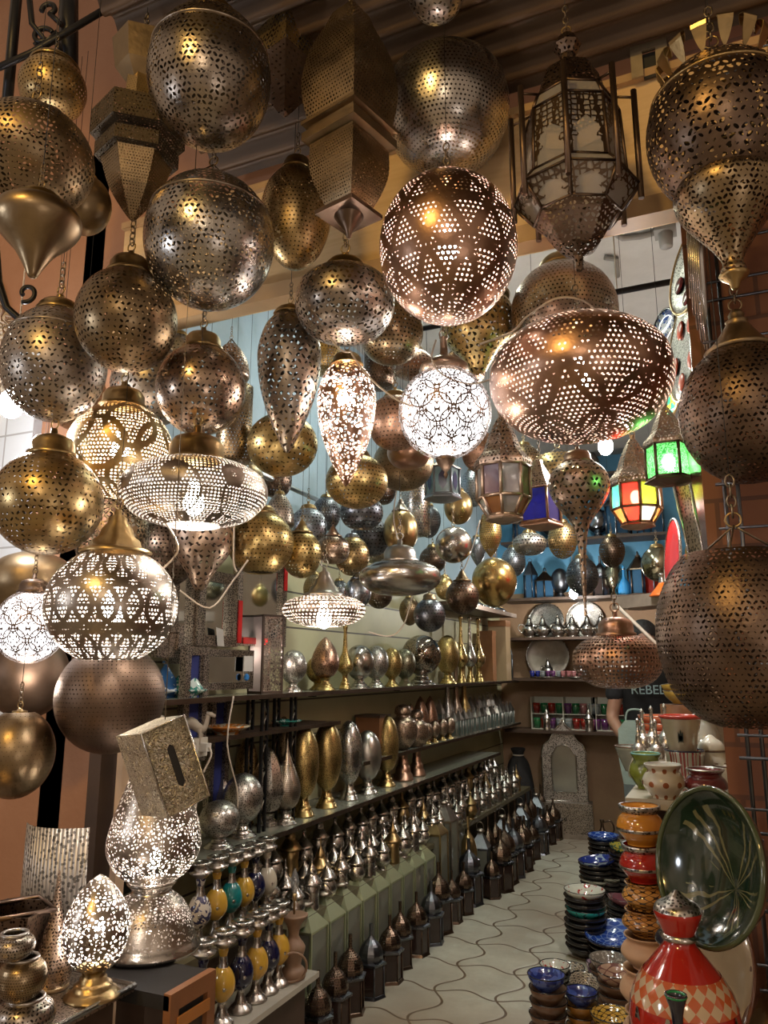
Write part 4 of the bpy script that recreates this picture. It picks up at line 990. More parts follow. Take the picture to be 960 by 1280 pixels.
while Y<7.5:
    for row,(X,R,h) in enumerate(((-1.97,.038,.21),(-2.08,.042,.30))):
        lb=f'small pale metal house lantern, {ORD[i]} from shop front, {"edge" if row==0 else "wall"} row of middle shelf'
        if base is None:
            base=T('metal_lantern',lb,'lantern',(X,Y,ZB),.1,'house lanterns on the middle shelf'); arch_lantern(base,R,h,MM('silver',.35),GS)
        else: dup(base,(X,Y,ZB),random.uniform(-.2,.4),lb,None,(R/.038,R/.038,h/.21))
    i+=1; Y+=.13
# ---- silver finial pots in rows
def finial_pot(t,h=.21,R=.048,v=0):
    if v==0:
        body=cat([(0,0),(R*.6,0),(R*.5,h*.03),(R*.9,h*.16),(R,h*.27),(R*.8,h*.40),(R*.62,h*.46)],3); lid=cat([(R*.9,h*.45),(R*.95,h*.48),(R*.6,h*.58),(R*.25,h*.68),(R*.15,h*.76),(R*.22,h*.80),(R*.1,h*.84),(R*.06,h*.95),(0,h)],3)
    else:
        body=[(0,0),(R*.85,0),(R*.8,h*.04),(R*.75,h*.3),(R*.85,h*.45),(R*.7,h*.47)]; lid=cat([(R*1.05,h*.46),(R*1.05,h*.49),(R*.55,h*.62),(R*.45,h*.66),(R*.5,h*.68),(R*.2,h*.8),(R*.08,h*.86),(R*.05,h),(0,h)],2)
    MB().lathe(body,18).build('body',SVP,t); MB().lathe(lid,18).build('lid',SVP,t)
SVP=MM('silver',.24,bump=.35); GDP=MM('brass',.3,bump=.3)
p0=T('silver_pot','x','pot',(0,0,0)); finial_pot(p0); LABELS.pop('x')
p1=T('silver_pot','x','pot',(0,0,0)); finial_pot(p1,.23,.045,1); LABELS.pop('x')
used=[False,False]
def place_pot(k,loc,lb,gr,s,gold):
    src=(p0,p1)[k]
    if not used[k]:
        used[k]=True; src.location=loc; src['label']=lb; src['group']=gr; src.scale=(s,s,s); LABELS[lb]=1; return
    sw={'body':GDP,'lid':GDP} if gold else None
    dup(src,loc,random.uniform(0,6),lb,gr,s,sw)
rows=[(-1.81,ZD,'front',3.12,1.0),(-1.895,ZD,'middle',3.05,1.08),(-2.0,ZD2,'back',3.08,1.1)]
for X,Z,nm,Y0,s in rows:
    n=26 
    for i in range(n):
        k=(i+(nm=='back'))%2 if nm!='middle' else int(i%3==0)
        gold=(i*7+len(nm))%9==0
        Y=Y0+i*.155
        place_pot(k,(X+random.uniform(-.01,.01),Y,Z),f'{"brass" if gold else "silver"} spire-lidded pot, {ORD[i]} from shop front in the {nm} row',f'spired pots in the {nm} row of the stepped stand',s*random.uniform(.93,1.07),gold)
# ---- green metal house lanterns
GRN=plain('pale green lacquered tin',(.55,.60,.38),.3,.15,10,.75,.05); GGL=glass('dim lantern glass',(.45,.45,.36),.05,.3)
def house(t,W=.075,h=.36,D=.075,body=.24,mat=None,gl=None):
    mat=mat or GRN; m=MB(); b=.005
    for sx in(-1,1):
        for sy in(-1,1): m.box(sx*W-b,sx*W+b,sy*D-b,sy*D+b,0,body)
    m.box(-W-.004,W+.004,-D-.004,D+.004,0,.012); m.box(-W,W,-D,D,body-.008,body); m.build('frame',mat,t)
    for sx in(-1,1): MB().box(sx*W*.96-.001,sx*W*.96+.001,-D,D,.012,body-.008).build('glass_pane',gl or GGL,t)
    for sy in(-1,1): MB().box(-W,W,sy*D*.96-.001,sy*D*.96+.001,.012,body-.008).build('glass_pane',gl or GGL,t)
    q2=math.sqrt(2); hh=h-body
    poly_prof(MB(),4,[(W*q2*1.06,body),(W*q2*1.06,body+.004),(W*q2*.3,body+hh*.62),(W*q2*.28,body+hh*.7)],PI/4).build('roof',mat,t)
    cp_=MB().lathe([(W*.3,body+hh*.66),(W*.3,body+hh*.74),(W*.55,body+hh*.76),(W*.5,body+hh*.84),(W*.15,body+hh*.9),(0,body+hh*.92)],14).build('cap',MM('agedsilver',.3),t)
    MB().torus((0,0,body+hh*.98),W*.42,.0025,Matrix.Rotation(PI/2,3,'X')@Matrix.Rotation(.4,3,'X'),16,5).build('ring_handle',MM('agedsilver',.3),cp_)
hb=T('house_lantern','pale green roofed lantern, nearest the front of the tall green row','lantern',(-1.81,3.22,ZE),0,'tall green lanterns on the plinth'); house(hb)
for i in range(1,9):
    dup(hb,(-1.81,3.22+i*.172,ZE),0,f'pale green roofed lantern, {ORD[i]} from the front of the tall green row')
for i in range(2):
    dup(hb,(-1.80+.0*i,2.94+i*.125,.0),0,['short green lantern nearest the vases, before the tall green row','short green lantern between its twin and the tall green row'][i],'short green lanterns by the vases',(.75,.75,.83))
h2=T('house_lantern','tall brass lantern with yellow roof just beyond the green row','lantern',(-1.8,4.83,ZE),0); house(h2,.07,.46,.07,.34,MM('brass',.35),GGL)
dup(h2,(-1.8,5.03,ZE),0,'tall silver-roofed lantern beyond the brass one',None,(1,1,1.13),{'frame':MM('agedsilver',.35),'roof':MM('silver',.3)})
dup(h2,(-1.82,5.25,ZE),0,'shorter dull lantern in the shade of the silver-roofed one',None,(.9,.9,.85),{'frame':MM('khaki',.35),'roof':MM('khaki',.3)})
# dark lanterns on the floor
BLK=MM('bronze',.3,bump=.3); BK2=MM('darksteel',.3,bump=.3)
BGL=glass('dark red-brown glass',(.10,.06,.05),.05,.2)
def moor(t,R=.062,h=.30,mat=None):
    mat=mat or BLK
    m=MB()
    for i in range(6):
        a=2*PI*i/6; m.tube([(R*math.cos(a),R*math.sin(a),.01),(R*math.cos(a),R*math.sin(a),h*.45)],.004,4)
    poly_prof(m,6,[(0,0),(R*1.15,0),(R*1.05,.012),(R,.014)]); m.build('frame',mat,t)
    poly_prof(MB(),6,[(R*.95,.012),(R*.95,h*.45)]).build('glass_sides',BGL,t)
    poly_prof(MB(),6,[(R*.9,h*.43),(R*1.18,h*.45),(R*1.18,h*.48),(R*.85,h*.5)]).build('rim_band',MM('darksteel',.25),t)
    poly_prof(MB(),12,cat([(R*.85,h*.49),(R*.92,h*.58),(R*.7,h*.7),(R*.3,h*.78),(R*.14,h*.83)],3)+[(R*.14,h),(0,h)]).build('dome',MM('bronze',.28,'dots',36,.34) if mat is BLK else mat,t)
mb_=T('moorish_lantern','dark bronze domed hexagonal lantern on the floor, nearest the front','lantern',(-1.63,3.02,0),0,'dark lanterns along the floor'); moor(mb_)
for i in range(1,24):
    Y=3.02+i*.195; XF=-1.665 if Y<5.3 else -1.585; s=random.uniform(.95,1.1)*(1 if i<8 else random.choice([1,1.15,1.3]))
    dup(mb_,(XF+.015*math.sin(i*2.1),Y,0),i*.4,f'dark domed lantern on the floor edge, {ORD[i]} from the front',None,s,{'dome':BK2,'frame':BK2} if i%4==3 else None)
for i in range(11):
    Y=5.5+i*.19
    lb=f'taller dark lantern at the back of the floor group, {ORD[i]} from front'
    if i%3==0: dup(hb,(-1.70,Y,0),.1,lb.replace('dark','roofed grey'),'roofed lanterns behind the floor row',(.8,.8,1.15),{'frame':MM('darksteel',.3),'roof':MM('steel',.35)})
    else: dup(mb_,(-1.70,Y,0),i*.5,lb,'taller dark lanterns behind the floor row',(1.02,1.02,1.5))
dup(mb_,(-1.72,5.29,ZE*0),0,'round-topped brass domed lantern before the tallest floor group',None,(1.05,1.05,1.7),{'dome':MM('brass',.3)})

# ---- enamelled vases on two tiers
def vase(t,col):
    h=.27; R=.043
    met=MM('silver',.25,bump=.3)
    MB().lathe(cat([(0,0),(R*.95,0),(R*.9,.012),(R*.5,.03),(R*.3,.06),(R*.45,.075)],3),20).build('foot',met,t)
    bl_=MB().lathe(cat([(R*.45,.072),(R*.9,.095),(R,.125),(R*.8,.155),(R*.45,.175)],4),24).build('belly',col,t)
    MB().lathe(cat([(R*.45,.172),(R*.34,.19),(R*.3,.21)],3),20).build('neck',met,t)
    MB().lathe(cat([(R*.3,.208),(R*.4,.225),(R*.35,.235)],3),20).build('enamel_neck',col,t)
    MB().lathe([(R*.35,.232),(R*.95,.25),(R,.254),(R*.6,.258),(R*.55,.272),(R*.95,.282),(R*.95,.287),(R*.3,.29),(R*.25,.26)],20).build('flared_rim',met,t)
    MB().lathe([(0,0),(.007,0),(.009,.002),(.004,.003),(0,.005)],12,M=Matrix.Translation((R*.93*math.cos(-.9),R*.93*math.sin(-.9),.118))@Matrix.Rotation(-.9,4,'Z')@Matrix.Rotation(PI/2,4,'Y')).build('medallion',met,bl_)
YE=glaze('yellow enamel',(.70,.40,.05),rough=.1); NV=glaze('navy blue enamel',(.008,.009,.045)); TQ=glaze('teal enamel',(.01,.22,.22)); WHt=glaze('cream enamel',(.62,.55,.42)); BW=glaze('navy and white enamel',(.03,.03,.10),(.6,.55,.48),sc=40)
tiers=[(-1.80,.53,[(247,BW,'navy and white'),(268,YE,'yellow'),(287,TQ,'teal'),(303,YE,'yellow'),(317,NV,'navy'),(332,WHt,'cream')],'upper'),(-1.64,.345,[(250,NV,'navy'),(276,YE,'yellow'),(300,NV,'navy'),(319,YE,'yellow'),(334,NV,'navy'),(347,YE,'yellow')],'lower')]
for X,Z,L,nm in tiers:
    for i,(px,mt,cn) in enumerate(L):
        Y=Ycol(px,X,Z); t=T('enamel_vase',f'{cn} enamelled vase with silver neck, {ORD[i]} from the left on {nm} tier','vase',(X,Y,Z),.1*i,f'enamelled vases on the {nm} tier'); vase(t,mt)
t=T('vase_stand','two tier wooden stand with pale lower board carrying enamelled vases','display stand',(-1.75,2.42,0))
MB().box(-.25,.0,-.3,.52,.50,.53).build('upper_board',DKW,t); MB().box(.0,.19,-.6,.48,.325,.345).build('lower_board',plain('pale marble board',(.5,.46,.38),.3),t); MB().box(-.25,-.02,-.28,.46,0,.50).build('carcass',WOOD,t); MB().box(-.02,.15,-.58,.44,0,.325).build('carcass',WOOD,t)
# candle bulb lamp on wooden base
X,Z=-1.62,.345; Y=Ycol(366,X,Z); t=T('wooden_lampstand','turned wooden candle-bulb lamp stacked on a spool at end of vase tier','lamp',(X,Y-.0,Z))
MB().lathe(cat([(0,0),(.045,0),(.045,.03),(.03,.05),(.045,.10),(.04,.12),(.02,.15),(.03,.19),(.05,.215),(.05,.225),(0,.225)],3),24).build('base',plain('pale turned wood',(.30,.18,.11),.5),t)
MB().lathe([(0,.22),(.004,.22),(.004,.27),(.009,.275),(.009,.30),(0,.30)],12).build('stem',MM('brass'),t); MB().lathe(cat([(.007,.298),(.016,.33),(.015,.355),(.004,.385),(0,.39)],4),16).build('bulb',glass('clear bulb glass',(.9,.9,.9),.02,.8),t)
m=MB(); m.torus((0,0,0),.055,.005,Matrix.Rotation(PI/2,3,'X'),20,6)
o=m.build('wooden_ring',plain('pale turned wood',(.3,.18,.11))); tag(o,'wooden ring leaning on the spool at the end of the vase tier','ring'); o.location=(X+.03,Y-.06,Z+.06); o.rotation_euler=(.2,0,.6)

# ---- framed mirrors and pierced frames on the left wall
def frame(label,px0,px1,py0,py1,X,bw,mat,inner,name='framed_mirror',cat_='mirror',tilt=0,thick=.03):
    cx,cy=(px0+px1)/2,(py0+py1)/2; c=on(cx,cy,0,X); Y0=Ycol(px0,X,c.z); Y1=Ycol(px1,X,c.z)
    zt=on(cx,py0,0,X).z; zb=on(cx,py1,0,X).z; h=(zt-zb)/2; w=(Y1-Y0)/2; c=Vector((X,(Y0+Y1)/2,(zt+zb)/2))
    t=T(name,label,cat_,c,0,None,(tilt,0,0)); b=bw
    m=MB(); m.box(0,thick,-w,w,h-b,h); m.box(0,thick,-w,w,-h,-h+b); m.box(0,thick,-w,-w+b,-h+b,h-b); m.box(0,thick,w-b,w,-h+b,h-b); m.build('frame',mat,t)
    MB().box(.004,.012,-w+b,w-b,-h+b,h-b).build('mirror_glass' if name=='framed_mirror' else 'panel',inner,t); return t,w,h
AGP=MM('agedsilver',.35,'floral',110,.45,8)
AGE=painted_pits('agedsilver',150,.38,.14,.45)
NAVY=plain('navy blue felt',(.02,.03,.16),.7); RED=plain('red enamel inlay',(.55,.02,.02),.25)
frame('large embossed mirror frame on left wall behind the banded globe',206,244,700,830,-2.09,.05,AGE,MIRROR)
t,w,h=frame('embossed silver mirror with white corner shards, under the brown bulb lantern',242,292,715,808,-2.07,.045,AGE,MIRROR)
MB().quad((.035,-w*.1,-h),(.035,w*.25,-h),(.035,w*.15,-h*.55),(.035,-w*.2,-h*.5)).build('white_inlay',plain('white inlay',(.7,.66,.62),.4),t)
t,w,h=frame('silver mirror with red inlaid corners behind the white-panelled lantern',290,352,700,808,-2.05,.04,AGE,MIRROR)
for a in ((-w+.005,-h+.01,-w+.035,-h+.2),(-w+.05,-h+.008,w*.2,-h+.036),(w-.035,h-.13,w-.006,h-.01)):
    MB().box(.031,.036,a[0],a[2],a[1],a[3]).build('red_inlay',RED,t)
t,w,h=frame('low pierced frame with white panel and blue stone, upper shelf',243,310,812,862,-2.0,.03,AGE,MIRROR)
MB().box(.031,.036,w*.55,w*.92,-h*.1,h*.7).build('white_inlay',plain('white inlay',(.7,.66,.62),.4),t)
MB().lathe([(0,0),(.016,0),(.014,.008),(0,.01)],6,M=Matrix.Translation((.03,w*.7,-h*.4))@Matrix.Rotation(PI/2,4,'Y'),smooth=False).build('blue_stone',plain('sky blue stone',(.05,.25,.65),.3),t)
t,w,h=frame('tall narrow pierced silver frame over navy felt, standing upright at left',222,252,808,952,-1.99,.035,AGE,NAVY,'narrow_mirror','mirror')
frame('second tall narrow navy backed frame, low behind the tissue box',256,280,870,1010,-2.1,.03,AGE,NAVY,'narrow_mirror','mirror')
frame('dark embossed panel hanging above the tissue box at the wall',190,222,780,822,-2.04,.03,AGE,AGE,'embossed_panel','panel')
# hanging dimpled glass lamp in the mirror area, small globes
# painted tagines and bowls on the upper shelf front end
def tagine(t,R,m1,m2,lid=True):
    MB().lathe(cat([(0,0),(R*.5,0),(R*.55,R*.08),(R*.95,R*.28),(R,R*.36),(R*.93,R*.36),(R*.5,R*.14),(0,R*.1)],3),32).build('dish',m1,t)
    if lid: MB().lathe(cat([(R*.86,R*.34),(R*.84,R*.4),(R*.6,R*.75),(R*.25,R*1.25),(R*.1,R*1.5),(R*.17,R*1.6),(R*.16,R*1.7),(0,R*1.74)],3),32).build('lid',m2,t)
TGW=glaze('teal and white painted glaze',(.62,.72,.68),(.02,.20,.16),sc=26); TGB=glaze('blue painted glaze',(.04,.15,.40),(.65,.72,.75),sc=22,th=.6); TGY=glaze('cream orange painted glaze',(.65,.60,.45),(.55,.2,.04),sc=26)
for i,(px,X,Z,R,a,b,lid,lb) in enumerate(((232,-2.02,ZA,.085,TGW,TGW,True,'painted white and green tagine beside the narrow navy frame'),(205,-2.08,ZA,.085,TGB,TGB,True,'small blue and white painted tagine behind the dark brown globe'),
  (283,-1.98,1.225,.10,TGY,TGY,False,'wide painted bowl with orange motif just below the upper shelf'),(358,-2.0,1.225,.075,TGW,TGW,False,'white and teal painted bowl below the silver ball lamp'))):
    t=T('tagine' if lid else 'painted_bowl',lb,'tagine' if lid else 'bowl',(X,Ycol(px,X,Z),Z)); tagine(t,R,a,b,lid)
shelf('short dark ledge under the upper shelf holding two painted bowls',WLX,-1.92,2.5,3.75,1.225,.012,WOOD)
# camel figurines
def camel(t,mat):
    m=MB()
    m.tube(cat([(-.05,0,.055),(-.03,0,.065),(0,0,.08),(.025,0,.062),(.05,0,.06),(.06,0,.085),(.062,0,.11)],3),[.010,.016,.02,.021,.022,.022,.021,.02,.019,.018,.017,.016,.014,.011,.010,.009,.009,.009,.009][:19],8)
    m.tube([(.058,0,.112),(.075,0,.112),(.092,0,.104)],[.010,.009,.006],8)
    for x in(-.035,.035):
        for y in(-.012,.012): m.tube([(x,y,.06),(x+.004,y,.03),(x,y,0)],[.009,.006,.007],6)
    m.build('body',mat,t)
for i,(px,X) in enumerate(((216,-1.93),(238,-1.93))):
    t=T('camel_figurine',['small pale camel figurine behind the tissue box, left one','small pale camel figurine above the white socket, right one'][i],'figurine',(X,2.33 if i==0 else Ycol(px,X,1.21),1.213),[-.8,.4][i])
    camel(t,plain('pale dusty plaster',(.45,.38,.30),.7))
shelf('tiny dark ledge carrying the pale camel figurines',-2.05,-1.9,2.22,2.48,1.213,.01,WOOD)
# white socket with plug
c=on(240,935,0,-1.9); t=T('power_socket','white round power socket with plug and pale cable beside tissue box','socket',c,.0)
MB().box(-.02,.012,-.05,.08,-.035,.035).build('housing',plain('aged white plastic',(.55,.5,.42),.4),t)
m=MB(); m.lathe([(.0,.0),(.026,.0),(.028,.008),(.022,.01),(.02,.004),(0,.003)],20,M=Matrix.Translation((.012,-.015,0))@Matrix.Rotation(PI/2,4,'Y')); sf_=m.build('socket_face',plain('aged white plastic',(.55,.5,.42)),t)
for s in(-1,1): MB().lathe([(0,0),(.004,0),(0,.001)],8,M=Matrix.Translation((.0165,-.015+s*.009,0))@Matrix.Rotation(PI/2,4,'Y')).build('pin_hole',BCABLE,sf_)
MB().box(.012,.045,.03,.06,-.015,.015).build('plug',plain('white plug plastic',(.6,.56,.5)),t)
MB().tube(cat([(.045,.045,0),(.06,.04,-.03),(.03,.02,-.12),(.04,-.02,-.25),(.03,-.03,-.4)],4),.004,6).build('cable',CABLE,t)
t_=MB(); t_.tube([Vector(q) for q in cat([on(292,870,0,-1.87),on(284,930,0,-1.87),on(296,985,0,-1.87),on(297,1010,0,-1.87)],4)],.0035,6); tag(t_.build('power_cable',CABLE),'pale cable hanging down past the faceted silver lamp','cable')
# loose pale cables around the lanterns
for i,(pp,zz) in enumerate(([( [(180,590),(200,600),(215,585)] ),2.2],[[(205,650),(222,690),(178,730)],2.0],[[(293,640),(292,700),(296,715)],2.5],[[(225,738),(262,760),(290,728),(310,700)],2.55],[[(437,438),(460,470),(500,502),(540,512)],2.22],[[(545,425),(540,450),(556,470),(590,480),(625,470)],2.2],[[(600,430),(640,415),(660,395),(700,372),(742,385),(765,440),(775,470),(782,515)],2.02],[[(505,570),(498,600),(492,650),(503,688)],3.2],[[(515,745),(505,780),(488,795),(460,790)],3.1],[[(563,745),(585,700),(600,650)],3.7],[[(375,355),(380,370),(420,432),(440,440)],2.2])):
    m=MB(); m.tube([Vector(q) for q in cat([at(x,y,zz) for x,y in pp],5)],.003,6)
    tag(m.build('power_cable',CABLE),['loose pale cable curling above the saucer lantern','twisted pale cable between the saucer lantern and banded globe','thin pale cable falling beside the flat-based gold globe','pale cable drooping across the silver mirrors','pale cable slung from the copper drop to the white globe','thin cord looping over the cap of white centre globe','pale cord tied round the top of the wide copper lantern','white cord hanging in front of the tarnished gold egg','pale cord drooping below the flat polished saucer','pale cord tied to the shiny gold egg lantern','thin cord along the dark silver drop lantern cap'][i],'cable')

# ---------------------------------------------------------------- front left tables
Pc=at(268,1213,1.86); XS=Pc.x; ZS=Pc.z; Y1=Pc.y
Y0_=max(on(186,1256,0,XS).y,at(168,1232,1.74).y+.01); HL_=(Y1-Y0_)/2
t=T('showcase','reddish wooden showcase with glazed side beneath the big pierced lamp','showcase',(XS-.3,Y1-HL_,0))
L_=HL_
m=MB(); m.box(-.3,.3,-L_,L_,ZS-.03,ZS); m.build('dark_top',plain('matte black cloth',(.015,.013,.012),.9,.2),t); m=MB(); m.box(-.29,.285,-L_+.01,L_-.01,0,ZS-.3); m.box(-.29,.0,-L_+.01,L_-.01,ZS-.3,ZS-.03); m.build('carcass',WOOD,t)
m=MB()
for y0,y1,z0,z1 in ((-L_,L_,ZS-.035,ZS+.004),(-L_,L_,ZS-.33,ZS-.28),(L_-.03,L_,ZS-.28,ZS-.035),(-L_,-L_+.03,ZS-.28,ZS-.035)): m.box(.285,.305,y0,y1,z0,z1)
df_=m.build('door_frame',WOOD2,t)
MB().box(.304,.309,-L_*.7,L_*.7,ZS-.075,ZS-.05).build('inlay',plain('orange wood inlay',(.5,.2,.05),.4),df_)
MB().box(.288,.292,-L_+.02,L_-.02,ZS-.28,ZS-.035).build('glass_pane',glass('dark cabinet glass',(.2,.2,.2),.03,.5),t)
Pt=at(168,1232,1.74); ZT=Pt.z
t=T('tray_table','brass topped table at bottom left corner carrying small lit lamp','table',(Pt.x-.45,Pt.y-.36,0))
m=MB(); m.box(-.45,.45,-.36,.36,ZT-.012,ZT); m.build('tray_top',painted_pits('agedsilver',160,.3),t); m=MB(); m.tube([(-.45,-.36,ZT),(.45,-.36,ZT),(.45,.36,ZT),(-.45,.36,ZT)],.007,6,True); m.build('rim',slv,t)
m=MB(); m.box(-.42,.42,-.33,.33,0,ZT-.012); m.build('carcass',WOOD,t)
# big lit pear lamp
c=at(184,1210,1.98); c.z=ZS+.004; z=depth(c); k=z/960
t=T('table_lamp','big lit pear-shaped pierced silver lamp on domed pierced base, lower left','table lamp',c)
MB().lathe([(0,0),(62*k,0),(64*k,5*k),(58*k,10*k),(57*k,14*k)],48).build('foot',slv,t)
MB().lathe([(r*k,zz*k) for r,zz in cat([(57,14),(50,38),(40,55),(26,66)],4)],48).build('base_dome',MM('agedsilver',.3,'netfloral',90,.12,8,lit=True),t)
MB().lathe([(r*k,zz*k) for r,zz in cat([(26,66),(24,70),(31,78),(29,80)],3)],40).build('collar',slv,t)
MB().lathe([(r*k,zz*k) for r,zz in cat([(28,80),(45,92),(58,115),(57,140),(48,170),(37,200),(27,228),(20,250),(8,268),(0,274)],4)],56).build('shade',MM('agedsilver',.3,'netfloral',80,.13,8,lit=True),t)
b=MB(); b.lathe([(r*.02,.22+zz*.028) for r,zz in sph(-1,.9,8)],14); b.build('bulb',BULB,t); lamp((0,0,.185),.75,(1,.88,.8),.02,t); lamp((0,0,.08),.5,(1,.88,.8),.02,t,'base_light')
# small lit egg lamp on the tray
c=at(114,1262,1.68); c.z=ZT; k=depth(c)/960
t=T('table_lamp','small lit pierced silver bud lamp with stepped brass foot, bottom left','table lamp',c)
MB().lathe(foot(34*k,34*k),40).build('foot',MM('brass',.28,bump=.5),t)
MB().lathe([(r*k,zz*k) for r,zz in cat([(22,33),(34,48),(41,72),(38,95),(26,118),(10,136),(0,142)],5)],48).build('shade',MM('agedsilver',.28,'netfloral',75,.12,8,lit=True),t)
b=MB(); b.lathe([(r*.018,.14+zz*.024) for r,zz in sph(-1,.9,8)],14); b.build('bulb',BULB,t); lamp((0,0,.105),.5,(1,.88,.8),.02,t)
c=at(66,1195,1.74); c.z=ZT; k=depth(c)/960
t=T('table_lamp','slender spire-topped pierced brass lamp behind the small lit lamp','table lamp',c)
MB().lathe([(r*k,zz*k) for r,zz in cat([(20,0),(24,14),(25,30),(18,52),(9,80),(4,110),(2,132),(0,140)],4)],32).build('shade',MM('rose',.35,'floral',40,.45,5),t)
MB().lathe([(0,-.001),(22*k,-.001),(22*k,5*k),(19*k,6*k)],24).build('foot',MM('dullbrass'),t)
# curved silver sheet shade
c=at(58,1135,1.98); k=c and 1.98/960; c.z=ZT
t=T('curved_shade','large curved silver openwork sheet standing behind the small lamps','lampshade',(c.x,c.y,ZT))
m=MB(); R=70*k; n=20
for i in range(n):
    a,b=PI*1.28+i*(PI*.5)/n,PI*1.28+(i+1)*(PI*.5)/n
    P=lambda an,z_:(R*math.cos(an),R*math.sin(an)+R*.75,z_)
    m.quad(P(a,.0),P(b,.0),P(b,.30),P(a,.30),((i/n,0),((i+1)/n,0),((i+1)/n,1),(i/n,1)))
m.sm=[True]*len(m.f); o=m.build('sheet',painted_pits('silver',90,.45,.25,.4),t); md=o.modifiers.new('solid','SOLIDIFY'); md.thickness=.003
# brass openwork pots bottom-left
def potb(label,px,py,w,h,z,mat,zb=None):
    c=at(px,py,z); k=z/960
    if zb is not None: c.z=zb
    t=T('openwork_pot',label,'pot',c); R=w/2*k; H_=h*k
    MB().lathe([(r*R,zz*H_) for r,zz in cat([(0,0),(.5,0),(.85,.2),(1,.5),(.88,.8),(.62,.95),(.6,1.0),(.54,.98),(.54,.9),(.8,.75),(.9,.5),(.75,.22),(0,.05)],3)],40).build('body',mat,t)
    MB().torus((0,0,H_*.985),R*.58,.004,None,28,6).build('rim',MM('silver',.3),t)
potb('lowest silver openwork pot of the stack at bottom left corner',28,1300,74,44,1.5,MM('agedsilver',.3,'floral',44,.42,8),ZT)
hz=ZT+44*1.5/960*1.0
potb('round pierced brass pot in the middle of the corner stack',24,1262,60,48,1.5,MM('dullbrass',.3,'dots',60,.34),hz+.001)
potb('topmost low silver pot of the corner stack, with wide mouth',14,1215,52,30,1.5,MM('agedsilver',.3,'floral',44,.42,8),hz+48*1.5/960+.002)
c=at(12,1180,1.7); t=T('basket','dark pierced metal basket behind the corner pots at left edge','basket',(c.x-.02,c.y+.03,ZT)); poly_prof(MB(),4,[(0,0),(.07,0),(.095,.17),(.09,.17),(.066,.01),(0,.01)],PI/4+.3).build('body',painted_pits('bronze',120),t)
MB().torus((0,0,.17),.068,.006,Matrix.Rotation(.3+0*PI,3,'Z'),4,6,1.35,1.35).build('rim',BLK,t)
# tissue box
k=1.72/960; c=at(203,957,1.72)
t=T('tissue_box_cover','embossed silver tissue box cover with slot, tilted above the big lit lamp','tissue box',c)
t.rotation_euler=(math.radians(-6),math.radians(-20),math.radians(66))
EMB=NT('embossed silver'); ob=EMB.coord('Object'); v=EMB.noise(ob,60,1,2.2); fr=EMB.M('ABSOLUTE',EMB.M('SUBTRACT',EMB.M('FRACT',EMB.M('MULTIPLY',v,4.0)),.5))
EMB=EMB.done(EMB.bsdf(EMB.mix(EMB.M('LESS_THAN',fr,.15),(.62,.57,.47),(.25,.22,.17)),1,.35,EMB.bump(fr,.9,.006)))
W,Hh,D=29*k,52*k,.07
m=MB(); s6=[(-W*.17,-Hh*.42),(0,-Hh*.52),(W*.17,-Hh*.42),(W*.17,Hh*.42),(0,Hh*.52),(-W*.17,Hh*.42)]
m.box(-W,W,-D+.004,D,-Hh,Hh); m.build('body',EMB,t)
m=MB(); b=len(m.v); o4=[(-W,-Hh),(0,-Hh),(W,-Hh),(W,Hh),(0,Hh),(-W,Hh)]
for pl,yy in((o4,-D),(s6,-D)): m.v+=[Vector((x,yy,z_)) for x,z_ in pl]
for i in range(6): j=(i+1)%6; m.face([b+i,b+j,b+6+j,b+6+i])
m.build('slotted_face',EMB,t); m=MB(); m.v=[Vector((x,-D+.002,z_)) for x,z_ in s6]; m.face(list(range(6))); m.build('slot',BCABLE,t)
m=MB(); m.tube([(-W,-D,-Hh),(W,-D,-Hh),(W,-D,Hh),(-W,-D,Hh)],.0025,5,True); m.build('beaded_edge',slv,t)
mw=MB(); top=c+Vector((0,0,Hh*.9)); mw.tube([top,Vector((top.x,top.y,ceil_z(top.x,top.y)))],.0012,5); tag(mw.build('hanging_wire',CHAIN),'thin wire holding the tilted tissue box cover','wire')
# ---------------------------------------------------------------- back wall shelves
YB=BKY-.20
def bz(py): return on(700,py,1,BKY-.4).z
BX0,BX1=-2.02,-.35
def bshelf(label,py,D=.4):
    Z=bz(py); shelf(label,BX0,BX1,BKY-D,BKY,Z,.025,WOOD,False); return Z
Z1=bshelf('back wall shelf with silver teapots and engraved trays',796); Z2=bshelf('back wall shelf with trays of small tea glasses',848); Z3=bshelf('lowest back wall shelf with boxed glasses',914); Z0=bshelf('back wall shelf with dark lanterns just under the blue wall',746)
Zm=bshelf('upper back shelf on blue wall with blue-lit lanterns',672,.35); Zu=bshelf('highest back shelf on the blue wall with bottle silhouettes',592,.3)
def bx(px,Z,Y=YB):
    d=at(px,640,1)-CAMP
    # x at plane Y and height Z for this pixel column
    k=(px-480)/960; dz=Z-CH
    # X*r0+Y*r1 = k*(X f0+Y f1+dz f2)
    return (k*(Y*cf[1]+dz*cf[2])-Y*cr[1])/(cr[0]-k*cf[0])
TPM=MM('silver',.22,bump=.2)
def teapot(t):
    MB().lathe(cat([(0,0),(.045,0),(.04,.012),(.065,.04),(.075,.075),(.06,.11),(.04,.125)],4),24).build('body',TPM,t)
    MB().lathe(cat([(.045,.123),(.03,.15),(.022,.18),(.01,.195),(.013,.21),(0,.225)],3),20).build('lid',TPM,t)
    MB().tube(cat([(.06,0,.05),(.095,0,.075),(.105,0,.12),(.13,0,.145)],4),[.016]*4+[.012]*4+[.008]*5,8).build('spout',TPM,t)
    MB().tube(cat([(-.05,0,.12),(-.095,0,.125),(-.11,0,.085),(-.07,0,.045)],4),.006,6).build('handle',TPM,t)
tp=None
